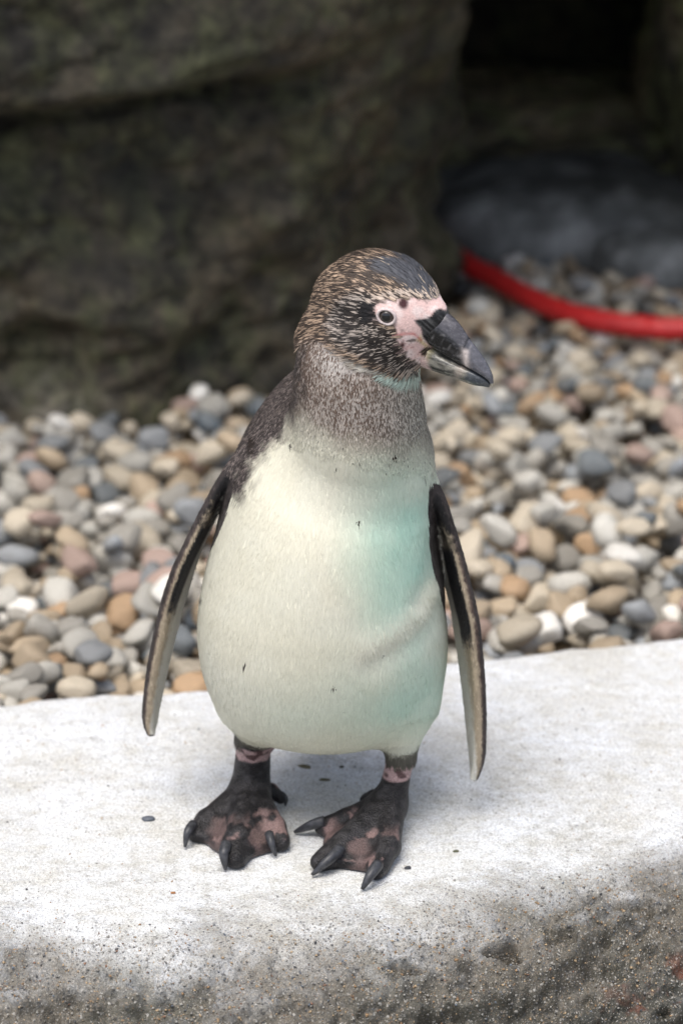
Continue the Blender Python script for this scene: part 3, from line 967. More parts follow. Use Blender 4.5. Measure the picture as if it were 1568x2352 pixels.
def blob(px, py, cx, cy, rx, ry):
    return np.clip(1 - np.hypot((px - cx) / rx, (py - cy) / ry), 0, 1)

def lerp(a, b, t): return a + (b - a) * t[:, None]
def C3(*c): return np.array(c, float)

WZ = lambda pts: [((1400 + x / 3.564) / 1.59439, (1080 + y / 3.564) / 1.59439) for x, y in pts]
FACE = WZ([(-60, 130), (0, 95), (120, 80), (250, 55), (340, 50), (560, 60), (650, 72), (740, 40), (860, -20), (960, 60), (990, 260), (1000, 420), (800, 700), (620, 680), (540, 660), (440, 610), (300, 570), (150, 560), (175, 390), (20, 400), (-70, 330), (-90, 230)])
CHIN = WZ([(160, 520), (300, 540), (440, 585), (560, 690), (700, 870), (790, 990), (640, 955), (480, 905), (350, 825), (250, 705), (200, 620)])
LORE = WZ([(420, 340), (480, 312), (560, 305), (640, 265), (690, 200), (750, 172), (860, 215), (960, 260), (1050, 420), (800, 720), (620, 650), (525, 560), (490, 440)])
GAPE = WZ([(170, 530), (280, 508), (400, 505), (450, 540), (500, 590)])
GOLD = WZ([(440, 590), (500, 520), (530, 600), (640, 700), (690, 800), (640, 830), (560, 680)])
CROWN = [(868, 606), (900, 598), (945, 606), (985, 640), (1012, 668), (1018, 690), (985, 690), (950, 676), (915, 650), (880, 622)]
HEADP = [(690, 790), (660, 690), (720, 560), (900, 520), (1060, 560), (1120, 700), (1060, 880), (968, 884), (925, 868), (880, 856), (830, 836), (790, 806), (758, 786), (728, 772)]
CHEEK = [(800, 690), (850, 672), (872, 690), (864, 735), (905, 760), (930, 810), (985, 858), (962, 868), (900, 838), (840, 812), (790, 786), (765, 745)]
NECKLINE = ([(380, 1120), (520, 1090), (560, 1045), (600, 1000), (640, 968), (675, 962), (720, 985), (770, 1012), (830, 1030), (890, 1040), (940, 1040), (985, 1035), (1010, 1085), (1100, 1150)])
SPOTS = [(823, 1200, 5), (880, 1500, 5), (765, 1572, 6), (563, 1522, 5), (905, 1048, 6), (770, 1068, 4), (668, 1020, 5), (582, 1014, 13), (578, 1036, 9), (640, 1005, 4), (735, 1064, 3), (515, 1180, 4), (1012, 1378, 4), (463, 1368, 4)]
LEx = lambda py: np.interp(py, [p[1] for p in LFE], [p[0] for p in LFE])
LIx = lambda py: np.interp(py, [1120, 1180, 1230, 1280, 1350, 1430, 1480, 1530, 1590, 1640, 1690], [532, 516, 495, 470, 441, 413, 400, 386, 373, 363, 350])
REx = lambda py: np.interp(py, [p[1] for p in RFE], [p[0] for p in RFE])
RIx = lambda py: np.interp(py, [1120, 1170, 1250, 1310, 1370, 1440, 1540, 1620, 1690, 1750, 1790], [990, 988, 990, 1000, 1014, 1032, 1050, 1065, 1075, 1083, 1090])

def plumage(P, N):
    """-> base colour, fleck colour, fleck share, kind (0 body feather, 1 neck, 2 head, 3 skin, 4 flipper)"""
    n = len(P)
    # far half of the head repeats the near half
    rr = (P - CB) @ HR
    zh = P[:, 2]
    px0, py0 = proj(P)
    head = (poly_sd(px0, py0, HEADP) < 0) & (P[:, 2] > 0.40)
    Q = np.where((head & (rr < 0))[:, None], P - 2 * rr[:, None] * HR, P)
    px, py = proj(Q)
    front = sstep(0.45, 0.05, N[:, 1])                       # 1 in front, 0 on the back
    nz = lambda s, sd, o=3: fbm(P * s, o, sd)
    cream = np.tile(C3(0.74, 0.725, 0.60), (n, 1))
    cream = lerp(cream, np.tile(C3(0.70, 0.67, 0.53), (n, 1)), 0.6 * sstep(0.0, 0.9, nz(14, 81) + 0.5))
    # green light cast painted into the feather colour of breast, flank and lower belly
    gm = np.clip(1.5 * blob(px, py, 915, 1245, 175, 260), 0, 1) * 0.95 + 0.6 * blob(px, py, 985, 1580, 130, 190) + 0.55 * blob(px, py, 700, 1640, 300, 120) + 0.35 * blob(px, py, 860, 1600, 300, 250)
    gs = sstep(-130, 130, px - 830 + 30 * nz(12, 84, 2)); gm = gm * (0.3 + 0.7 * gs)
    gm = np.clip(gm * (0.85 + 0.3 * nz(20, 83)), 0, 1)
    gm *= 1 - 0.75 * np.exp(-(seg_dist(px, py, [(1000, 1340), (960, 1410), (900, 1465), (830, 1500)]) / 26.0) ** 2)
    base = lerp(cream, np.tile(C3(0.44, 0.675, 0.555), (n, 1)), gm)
    fleck = np.clip(base * 1.07, 0, 0.9); share = np.full(n, 0.25); kind = np.zeros(n, int)
    # neck and back
    line = np.interp(px, [q[0] for q in NECKLINE], [q[1] for q in NECKLINE])
    up = line - py + 16 * nz(60, 85, 2)
    brown = C3(0.175, 0.125, 0.098)
    nb = lerp(np.tile(brown, (n, 1)), np.tile(C3(0.165, 0.150, 0.128), (n, 1)), sstep(820, 960, px))
    nm = sstep(-62, 62, up)                                   # share of brown feathers
    neck = (nm > 0.02)
    pale = np.clip(1.3 * blob(px, py, 775, 825, 85, 65), 0, 1) * 0.62 + 0.35 * blob(px, py, 830, 940, 190, 110)
    left_dark = sstep(735, 690, px) * sstep(1010, 960, py)
    fl_n = lerp(np.tile(C3(0.47, 0.395, 0.34), (n, 1)), np.tile(C3(0.42, 0.415, 0.36), (n, 1)), sstep(860, 980, px))
    fl_n = lerp(fl_n, np.tile(C3(0.66, 0.62, 0.58), (n, 1)), np.clip(pale * 1.2, 0, 1))
    sh_n = np.clip(0.46 + pale * 0.5 - 0.25 * left_dark, 0.1, 0.85)
    base = np.where(neck[:, None], lerp(base, nb, nm ** 1.3), base)
    fleck = np.where(neck[:, None], lerp(fleck, fl_n, nm), fleck)
    share = np.where(neck, np.clip(sh_n * nm + (1 - nm) * 0.55, 0, 1), share)
    kind = np.where(neck, 1, kind)
    # shoulder and back
    sh = np.maximum(sstep(30, -10, poly_sd(px, py, [(548, 1120), (470, 1110), (560, 930), (690, 800), (684, 900), (668, 948), (640, 985), (600, 1030)]) + 22 * nz(70, 86, 3)), 1 - front)
    sh = sh * (P[:, 2] > 0.07) * (1 - head)
    base = lerp(base, np.tile(C3(0.052, 0.043, 0.040), (n, 1)), sh)
    fleck = lerp(fleck, np.tile(C3(0.20, 0.165, 0.15), (n, 1)), sh)
    share = share * (1 - sh) + 0.38 * sh
    kind = np.where(sh > 0.5, 1, kind)
    # head
    hc = C3(0.058, 0.042, 0.032); hf = C3(0.40, 0.29, 0.205)
    hm = sstep(9, -9, poly_sd(px, py, HEADP) + 10 * nz(70, 87, 2)) * (P[:, 2] > 0.40)
    base = lerp(base, np.tile(hc, (n, 1)), hm); fleck = lerp(fleck, np.tile(hf, (n, 1)), hm)
    share = share * (1 - hm) + 0.42 * hm; kind = np.where(hm > 0.5, 2, kind)
    ck = sstep(12, -12, poly_sd(px, py, CHEEK)) * hm
    base = lerp(base, np.tile(C3(0.026, 0.021, 0.018), (n, 1)), ck)
    fleck = lerp(fleck, np.tile(C3(0.40, 0.345, 0.30), (n, 1)), ck); share = share * (1 - ck) + 0.40 * ck
    dk = np.clip(2 * blob(px, py, 856, 718, 24, 34), 0, 1) * hm
    base = lerp(base, np.tile(C3(0.010, 0.009, 0.010), (n, 1)), dk); share = share * (1 - 0.55 * dk)
    cw = sstep(10, -8, poly_sd(px, py, CROWN) + 8 * nz(80, 89, 2)) * hm
    base = lerp(base, np.tile(C3(0.080, 0.083, 0.095), (n, 1)), cw)
    fleck = lerp(fleck, np.tile(C3(0.46, 0.38, 0.28), (n, 1)), cw); share = share * (1 - cw) + 0.22 * cw
    fr = np.clip(1.6 * blob(px, py, 1012, 650, 28, 55), 0, 1) * hm
    base = lerp(base, np.tile(C3(0.03, 0.027, 0.026), (n, 1)), fr); fleck = lerp(fleck, np.tile(C3(0.60, 0.50, 0.38), (n, 1)), fr); share = share * (1 - fr) + 0.5 * fr
    # pale stripe of feathers round the crown
    br = np.exp(-(poly_sd(px, py, FACE) - 8) ** 2 / 60.0) * hm * (py < 700)
    share = np.clip(share + 0.35 * br, 0, 0.95); fleck = lerp(fleck, np.tile(C3(0.52, 0.43, 0.36), (n, 1)), br)
    # pale chin band, green reflected light painted into its colour
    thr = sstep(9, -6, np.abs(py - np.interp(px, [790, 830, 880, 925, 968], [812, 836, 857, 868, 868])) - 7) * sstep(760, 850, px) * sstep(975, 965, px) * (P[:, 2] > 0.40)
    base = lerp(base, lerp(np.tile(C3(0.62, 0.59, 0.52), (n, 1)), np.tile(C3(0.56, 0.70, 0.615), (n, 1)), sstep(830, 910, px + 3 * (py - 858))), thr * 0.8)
    fleck = lerp(fleck, base, thr)
    # bare pink skin
    sk = sstep(3.5, -3.5, np.minimum(poly_sd(px, py, FACE), poly_sd(px, py, CHIN)) + 7 * nz(190, 90, 3)) * (P[:, 2] > 0.40)
    pink = lerp(np.tile(C3(0.72, 0.51, 0.475), (n, 1)), np.tile(C3(0.76, 0.62, 0.59), (n, 1)), sstep(-0.4, 0.4, nz(120, 91)))
    pink = lerp(pink, np.tile(C3(0.42, 0.30, 0.28), (n, 1)), sstep(0.25, -0.05, np.clip(1.2 * blob(px, py, 895, 728, 60, 45), 0, 1) * -1 + 0.6) * 0)
    spot = np.clip(2.2 * blob(px, py, 926, 697, 15, 17) + 1.6 * blob(px, py, 945, 790, 14, 10) * 0 + 1.8 * blob(px, py, 924, 800, 9, 22), 0, 1) * sstep(-0.2, 0.3, nz(130, 92) + 0.15)
    pink = lerp(pink, np.tile(C3(0.06, 0.022, 0.024), (n, 1)), spot)
    pink = lerp(pink, np.tile(C3(0.60, 0.47, 0.24), (n, 1)), sstep(4, -4, poly_sd(px, py, GOLD)) * 0.85)
    pink = lerp(pink, np.tile(C3(0.50, 0.13, 0.12), (n, 1)), np.exp(-(seg_dist(px, py, GAPE) / 3.2) ** 2) * 0.75)
    pink = lerp(pink, np.tile(C3(0.30, 0.20, 0.19), (n, 1)), np.clip(1.5 * blob(px, py, 918, 760, 26, 13), 0, 1) * sstep(-0.3, 0.3, nz(300, 192, 2)) * 0.7)
    pink = lerp(pink, np.tile(C3(0.10, 0.062, 0.035), (n, 1)), np.clip(2 * blob(px, py, 897, 764, 14, 14), 0, 1) * 0.8)
    mott = 0.7 * sstep(0.15, 0.5, vnoise(P * 640, 93)) * sstep(-3, -8, poly_sd(px, py, CHIN))
    pink = lerp(pink, np.tile(C3(0.30, 0.09, 0.09), (n, 1)), mott * 0.8)
    lore = sstep(2.5, -2.5, poly_sd(px, py, LORE) + 2 * nz(140, 94, 2))
    lst = np.clip(fbm(np.stack([px * 0.03, (py - px * 0.8) * 0.16, 0 * px], 1), 3, 194), 0, 1)
    pink = lerp(pink, np.tile(C3(0.012, 0.012, 0.013), (n, 1)) + lst[:, None] * 0.10, lore)
    base = lerp(base, pink, sk)
    kind = np.where(sk > 0.4, 3, kind)
    # flippers
    def flip_mask(x_out, x_in, side, py0_, inner_ok):
        s = (px - x_out) / (x_in - x_out)
        return s
    jit = 14 * vnoise(P * 120, 193)
    lf = ((py + jit > 1085) & (px < LIx(py) + 6) & (px > LEx(py) - 14) & (P[:, 0] < -0.09)) | (P[:, 0] < -0.1405)
    rf = (py + jit > 1112) & (px > RIx(py) - 6) & (px < REx(py) + 14) & (P[:, 0] > 0.062) & ((py < 1330) | (px > RIx(py) - 3)) | (P[:, 0] > 0.108)
    for m, s_, t_, ton in ((lf, (px - LEx(py)) / np.maximum(LIx(py) - LEx(py), 8), (py - 1090) / 600.0, 0), (rf, (px - REx(py)) / np.minimum(RIx(py) - REx(py), -8), (py - 1130) / 660.0, 1)):
        k = np.where(m)[0]
        if not len(k): continue
        s, t = np.clip(s_[k], 0, 1), t_[k]; nn = vnoise(P[k] * 150, 95) * 0.5 + vnoise(P[k] * 420, 96) * 0.5
        dark = C3(0.010, 0.009, 0.010); tan_ = C3(0.40, 0.33, 0.24); wht = C3(0.66, 0.645, 0.57); brn = C3(0.095, 0.065, 0.055)
        c = np.tile(tan_, (len(k), 1))
        c = lerp(c, np.tile(wht, (len(k), 1)), sstep(0.48, 0.75, s + 0.1 * nn))
        edge = sstep(0.24, 0.10, s + 0.14 * nn) * sstep(0.26, 0.10, s)
        c = lerp(c, np.tile(brn, (len(k), 1)), edge)
        c = lerp(c, np.tile(C3(0.26, 0.19, 0.165), (len(k), 1)), edge * sstep(0.78, 0.92, t))
        stripe = sstep(0.24, 0.31, s) * sstep(0.70, 0.62, s) * sstep(0.17, 0.21, t) * sstep(0.57, 0.49, t + 0.05 * nn)
        c = lerp(c, np.tile(C3(0.012, 0.012, 0.014), (len(k), 1)), stripe)
        root = sstep(0.24, 0.10, t + 0.10 * nn + 0.05 * (s - 0.5))
        c = lerp(c, np.tile(dark, (len(k), 1)), root)
        dors = sstep(-0.1, 0.35, (N[k, 0] * (-1 if ton == 0 else 1)) + 0.25 * N[k, 1])
        c = lerp(c, np.tile(C3(0.042, 0.034, 0.032) * 1.0, (len(k), 1)) * (1 + 0.8 * nn[:, None]), dors * 0.95)
        base[k] = c; fleck[k] = np.clip(c * 1.5 + 0.015, 0, 0.8); share[k] = 0.25; kind[k] = 4
    # flank shade feathers behind the flipper stay as they are; legs and feet
    leg = np.zeros(n)
    for a0, a1, zt in ((LA0, LA1, LA0[2]), (RA0, RA1, RA0[2])):
        near = np.hypot(P[:, 0] - (a0[0] + a1[0]) / 2, P[:, 1] - (a0[1] + a1[1]) / 2) < 0.2
        low = (P[:, 2] < zt - 0.004 + 0.002 * vnoise(P * 160, 97)) & ((P[:, 0] < -0.045) == (a0[0] < 0)) & (P[:, 0] < 0.106)
        leg = np.maximum(leg, (near & low).astype(float))
        # sooty hem of feathers over the leg
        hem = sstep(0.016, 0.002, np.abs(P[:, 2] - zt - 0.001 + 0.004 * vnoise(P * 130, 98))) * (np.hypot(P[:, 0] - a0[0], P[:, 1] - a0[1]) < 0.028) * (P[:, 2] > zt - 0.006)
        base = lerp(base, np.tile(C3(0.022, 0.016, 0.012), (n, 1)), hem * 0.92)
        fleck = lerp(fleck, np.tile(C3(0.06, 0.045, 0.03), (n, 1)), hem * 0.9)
    blk = lerp(np.tile(C3(0.013, 0.012, 0.013), (n, 1)), np.tile(C3(0.036, 0.034, 0.036), (n, 1)), sstep(-0.3, 0.6, nz(170, 99)))
    pk = C3(0.27, 0.18, 0.168)
    patch = sstep(0.10, 0.36, fbm(P * np.array([62, 44, 62]), 4, 110)) * sstep(0.030, 0.020, P[:, 2]) * sstep(0.5, 0.75, N[:, 2]) * 0.9
    fc = lerp(blk, np.tile(pk, (n, 1)), patch)
    for ends in FEET:                                          # the webs are the pink part
        for (k0, t0), (k1, t1) in zip(ends[:-1], ends[1:]):
            mid = (k0 * 0.7 + t0 * 0.3 + k1 * 0.7 + t1 * 0.3) / 2
            dd = np.hypot(P[:, 0] - mid[0], (P[:, 1] - mid[1]) * 0.55)
            w_ = sstep(0.016, 0.006, dd + 0.007 * vnoise(P * 110, 112)) * (P[:, 2] < 0.02)
            fc = lerp(fc, np.tile(C3(0.165, 0.112, 0.105), (n, 1)), w_ * 0.72)
    for a0, a1 in ((LA0, LA1), (RA0, RA1)):
        ring = sstep(0.0022, 0.0, np.abs(P[:, 2] - (a0[2] - 0.013) + 0.0015 * vnoise(P * 120, 114)) - 0.0062) * (np.hypot(P[:, 0] - a0[0], P[:, 1] - a0[1]) < 0.035)
        rc = lerp(np.tile(C3(0.42, 0.29, 0.285), (n, 1)), np.tile(C3(0.10, 0.055, 0.055), (n, 1)), sstep(0.25, 0.55, vnoise(P * 170, 115)))
        fc = lerp(fc, rc, ring)
    base = lerp(base, fc, leg); kind = np.where(leg > 0.5, 3, kind)
    return base, fleck, share, kind, px, py

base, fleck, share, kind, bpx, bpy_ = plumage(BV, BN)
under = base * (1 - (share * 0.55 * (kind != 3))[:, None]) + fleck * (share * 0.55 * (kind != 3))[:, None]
# leave face, legs and flippers unfeathered below the fringe
penguin = empty('penguin', (-0.03, -0.01, 0.0))
PO = np.array(penguin.location)
me = new_mesh('penguin_body', BV - PO, BF)
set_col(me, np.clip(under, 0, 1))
set_float(me, (kind == 3).astype(float), 'skin')
set_float(me, ((kind == 3) & (BV[:, 2] < 0.2)).astype(float), 'scales')
t = NT('penguin_skin_and_down')
ca = t.attr('Col').outputs['Color']
v = t.coord('Object')
f1 = t.noise(v, 520, 3, 0.6); sc = t.node('ShaderNodeTexVoronoi', {'Vector': v, 'Scale': 620.0}).outputs['Distance']
f2 = t.noise(t.coord('Object', (1, 1, 0.25)), 700, 3, 0.6)
skn = t.attr('skin').outputs['Fac']
ca = t.mix(t.math('MULTIPLY', t.attr('scales').outputs['Fac'], 0.5), ca, t.ramp(sc, [(0.1, g3(1.25)), (0.7, g3(0.55))]), 'MULTIPLY')
col = t.mix(0.5, ca, t.ramp(f1, [(0.3, g3(0.72)), (0.7, g3(1.25))]), 'MULTIPLY')
hgt = t.mix(skn, f2, sc)
t.set(Base_Color=col, Roughness=t.ramp(skn, [(0, g3(0.75)), (1, g3(0.48))]), Normal=t.bump(hgt, t.ramp(t.attr('scales').outputs['Fac'], [(0, g3(0.25)), (1, g3(0.7))]), 0.0012), Subsurface_Weight=0.0)
t.p.inputs['Sheen Weight'].default_value = 0.02
t.p.inputs['Specular IOR Level'].default_value = 0.3
body = link('body', me, t.m, penguin)

# feathers: small blades lying on the down, following the lie of the coat
def feathers(count):
    v0, v1, v2, v3 = (BV[BF[:, c]] for c in range(4))
    area = np.linalg.norm(np.cross(v2 - v0, v3 - v1), axis=1) / 2
    cen = (v0 + v1 + v2 + v3) / 4
    kf = kind[BF[:, 0]]
    wgt = np.select([kf == 3, kf == 4, kf == 2, kf == 1], [0.0, 0.45, 2.0, 1.9], 0.9)
    wgt = wgt * area * np.where(cen[:, 1] > 0.09, 0.5, 1.0)
    wgt /= wgt.sum()
    fi = rng.choice(len(BF), size=count, p=wgt)
    u, w = rng.random((count, 1)), rng.random((count, 1))
    P = (v0[fi] * (1 - u) + v1[fi] * u) * (1 - w) + (v3[fi] * (1 - u) + v2[fi] * u) * w
    N = BN[BF[fi, 0]]
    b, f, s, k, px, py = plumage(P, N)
    n = count
    # lie of the feathers: down the body, back along the head
    flow = np.tile(C3(0, 0.0, -1.0), (n, 1))
    hd = (k == 2) | (k == 3)
    tipb = H(70, -35)
    fh = P - tipb; fh /= np.linalg.norm(fh, axis=1)[:, None]
    fh = fh * 0.85 + C3(-0.25, 0, -0.35)
    flow[hd] = fh[hd]
    nk = sstep(0.43, 0.36, P[:, 2])
    flow += rng.normal(0, 1, (n, 3)) * np.where(k == 2, 0.06, 0.13)[:, None] + 0.22 * np.stack([vnoise(P * 28, 120), vnoise(P * 28, 121), vnoise(P * 28, 122)], 1)
    flow[:, 0] += (k < 2) * P[:, 0] * 1.2
    flow -= N * (flow * N).sum(1)[:, None]
    flow /= np.linalg.norm(flow, axis=1)[:, None] + 1e-9
    side = np.cross(flow, N)
    L = np.select([k == 2, k == 1, k == 4], [0.0125, 0.0040, 0.0032], 0.0085) * rng.uniform(0.7, 1.3, n)
    W = np.select([k == 2, k == 1, k == 4], [0.00120, 0.00085, 0.0009], 0.0011) * rng.uniform(0.7, 1.3, n)
    face = poly_sd(px, py, FACE)
    L = np.where(hd & (face < 30), L * 0.6, L)
    clump = vnoise(P * np.array([230, 230, 120]), 125) * 0.42 + 0.5
    cw_ = np.where(k == 1, 0.2, 0.45)
    pick = (rng.random(n) * (1 - cw_) + clump * cw_) < s * 0.95
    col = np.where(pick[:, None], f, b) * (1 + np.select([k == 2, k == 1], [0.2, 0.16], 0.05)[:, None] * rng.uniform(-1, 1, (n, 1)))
    # single dark feathers
    for cx, cy, rad in SPOTS:
        q = np.hypot(px - cx, (py - cy) * 0.8) < rad * rng.uniform(0.3, 1.05, n)
        col[q & (N[:, 1] < 0.6)] = C3(0.03, 0.022, 0.018)
    drk = (k < 2) & (rng.random(n) < 0.028 * np.exp(-((py - np.interp(px, [q[0] for q in NECKLINE], [q[1] for q in NECKLINE]) - 25) / 28) ** 2))
    col[drk] *= 0.25
    lift = np.select([k == 2, k == 1], [0.0012, 0.0006], 0.00022)[:, None] * rng.uniform(0.6, 1.4, (n, 1))
    b0 = P + N * 0.0002
    m0 = P + flow * (L * 0.55)[:, None] + N * lift * 0.8
    t0 = P + flow * L[:, None] + N * lift
    V = np.stack([b0 - side * (W * 0.5)[:, None], b0 + side * (W * 0.5)[:, None], m0 + side * (W * 0.55)[:, None], m0 - side * (W * 0.55)[:, None], t0], 1).reshape(-1, 3)
    i0 = np.arange(n) * 5
    Fq = np.stack([i0, i0 + 1, i0 + 2, i0, i0 + 2, i0 + 3, i0 + 3, i0 + 2, i0 + 4], 1).reshape(-1, 3)
    m = new_mesh('plumage', V - PO, Fq, True)
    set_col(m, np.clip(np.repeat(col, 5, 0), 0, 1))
    nn = np.repeat(N + flow * 0.16 + rng.normal(0, 1, (n, 3)) * np.where(k == 0, 0.03, 0.10)[:, None], 5, 0)
    nn /= np.linalg.norm(nn, axis=1)[:, None]
    m.normals_split_custom_set_from_vertices(nn.astype(np.float32))
    return m
t = NT('feathers')
t.set(Base_Color=t.attr('Col').outputs['Color'], Roughness=0.62)
t.p.inputs['Specular IOR Level'].default_value = 0.35
pl = link('plumage', feathers(190000), t.m, penguin)
pl['kind'] = 'stuff'

# ------------------------------------------------------------------ bill
def bill_part(rows, top, nseg=64):
    """rows: (a, b_top, b_bottom, half width) in head millimetres; upper bill arches, lower bill is a trough"""
    V = []
    for a, bt, bb, w in rows:
        c, h = (bt + bb) / 2, (bt - bb) / 2
        for j in range(nseg):
            th = 2 * math.pi * j / nseg
            s, co = math.sin(th), math.cos(th)
            if top:
                ww = w * (abs(co) ** 0.85) * (1.0 if s < 0 else (1 - 0.32 * s))
                bb_ = c + h * (s if s > 0 else -abs(s) ** 0.5)
            else:
                ww = w * (abs(co) ** 0.85) * (1.0 if s > 0 else (1 + 0.30 * s))
                bb_ = c + h * (s if s < 0 else abs(s) ** 0.5)
            V.append(H(a, bb_, math.copysign(ww, co)))
    n = len(rows); F = []
    for i in range(n - 1):
        for j in range(nseg):
            k = (j + 1) % nseg
            F.append((i * nseg + j, (i + 1) * nseg + j, (i + 1) * nseg + k, i * nseg + k))
    F.append(tuple(range(nseg))); F.append(tuple((n - 1) * nseg + j for j in range(nseg - 1, -1, -1)))
    return np.array(V), F
def dense(rows, n):
    r = np.array(rows, float)
    return spline(r, n)
UP = dense([(-22, -19, -30, 20.5), (-13, -11, -30.5, 20.5), (-5, -6, -32, 18.0), (3, -3.4, -34.5, 15.3), (12, -3.4, -36.5, 13.0), (22, -6.4, -37.6, 11.3), (34, -12.4, -37.2, 9.6), (45, -17.4, -36.4, 8.2),
            (55, -22.2, -36.0, 6.9), (63, -27.6, -36.2, 5.4), (68.5, -32.5, -37.5, 3.8), (72, -38.5, -41.0, 2.0), (73, -42.0, -44.0, 0.7)], 120)
LO = dense([(-24, -40, -50, 13.0), (-10, -38.5, -55.5, 14.6), (5, -36.8, -59.5, 13.2), (18, -37.6, -57.5, 11.4), (33, -37.4, -54.0, 9.8), (46, -36.6, -51.4, 8.0), (57, -36.3, -49.0, 6.0), (65, -37.5, -45.5, 3.5), (70, -40.0, -43.5, 1.2)], 100)
def bill_colour(V, upper):
    n = len(V); px, py = proj(V)
    rr = (V - CB) @ HR
    Q = np.where((rr < 0)[:, None], V - 2 * rr[:, None] * HR, V)
    px, py = proj(Q)
    a = (V - CB) @ HF * 1000; b = (V - CB) @ HU * 1000
    st = fbm(np.stack([a * 0.055, (b - a * 0.25) * 0.60, rr * 350], 1), 4, 130)
    c = lerp(np.tile(C3(0.008, 0.008, 0.009), (n, 1)), np.tile(C3(0.20, 0.195, 0.20), (n, 1)), sstep(-0.35, 0.95, st) ** 2.0)
    if upper:
        lid = sstep(-3.5, 1.0, b + 10.5 + 0.27 * a)                       # smooth plate along the top
        c = lerp(c * 0.8, np.tile(C3(0.085, 0.082, 0.092), (n, 1)) * (1 + 0.35 * st[:, None]), lid * 0.85)
        seam = np.exp(-((b + 12.0 + 0.27 * a) / 0.8) ** 2) * sstep(0, 8, a) * sstep(36, 33, a)
        c = lerp(c, np.tile(C3(0.008, 0.008, 0.009), (n, 1)), seam * 0.8)
        tipc = sstep(36, 38, a + 0.2 * (b + 20))
        c = lerp(c, lerp(np.tile(C3(0.030, 0.031, 0.038), (n, 1)), np.tile(C3(0.10, 0.10, 0.115), (n, 1)), sstep(-6, 4, b + 29 - 0.9 * (45 - a))), tipc)
        band = np.exp(-((a + (b + 26) * 0.55 - 41) / 3.2) ** 2) * sstep(-18, -22, b) * sstep(-37, -33, b)
        c = lerp(c, np.tile(C3(0.56, 0.49, 0.46), (n, 1)), band * 0.9)
        groove = np.exp(-((a + (b + 20) * 0.2 - 36.0) / 0.9) ** 2) * sstep(-24, -19, b)
        c = lerp(c, np.tile(C3(0.006, 0.006, 0.007), (n, 1)), groove * 0.85)
        c = lerp(c, np.tile(C3(0.014, 0.014, 0.015), (n, 1)), sstep(8, 0, a) * 0.75 * (1 - lid))
    else:
        c = lerp(np.tile(C3(0.055, 0.055, 0.05), (n, 1)), np.tile(C3(0.26, 0.25, 0.215), (n, 1)), sstep(-0.5, 0.7, st))
        c = lerp(c, np.tile(C3(0.48, 0.42, 0.22), (n, 1)), 0.8 * sstep(16, 6, a))
        c = lerp(c, np.tile(C3(0.66, 0.49, 0.46), (n, 1)), sstep(10, 3, a + (b + 40) * 0.7))
        c = lerp(c, np.tile(C3(0.40, 0.34, 0.29), (n, 1)), np.exp(-((a - 42) / 4) ** 2) * 0.6)
        c = lerp(c, np.tile(C3(0.05, 0.060, 0.075), (n, 1)), sstep(46, 51, a) * sstep(-47.5, -45, b) * 0.85)
    tip = sstep(69, 73, a) * (b < -38)
    return lerp(c, np.tile(C3(0.50, 0.45, 0.33), (n, 1)), tip * 0.8)
t = NT('horn')
v = t.coord('Object')
hn = t.noise(v, 260, 4, 0.65)
t.set(Base_Color=t.mix(0.6, t.attr('Col').outputs['Color'], t.ramp(hn, [(0.3, g3(0.55)), (0.7, g3(1.5))]), 'MULTIPLY'), Roughness=t.ramp(hn, [(0.3, g3(0.14)), (0.7, g3(0.32))]), Normal=t.bump(hn, 0.35, 0.0009))
M_HORN = t.m
bill = None
for rows, up, nm in ((UP, True, 'upper_bill'), (LO, False, 'lower_bill')):
    V, F = bill_part(rows, up)
    a = (V - CB) @ HF * 1000; b = (V - CB) @ HU * 1000
    if up:                                               # the notch where the hook plate meets the side plates
        rr = (V - CB) @ HR
        g_ = np.exp(-((a + b * 0.2 - 35.5) / 1.1) ** 2)
        V = V - (HU * 0.0007 * 0 + np.sign(rr)[:, None] * HR * 0.0007) * g_[:, None]
    m = new_mesh(nm, V - PO, F)
    set_col(m, bill_colour(V, up))
    o = link(nm, m, M_HORN, penguin)

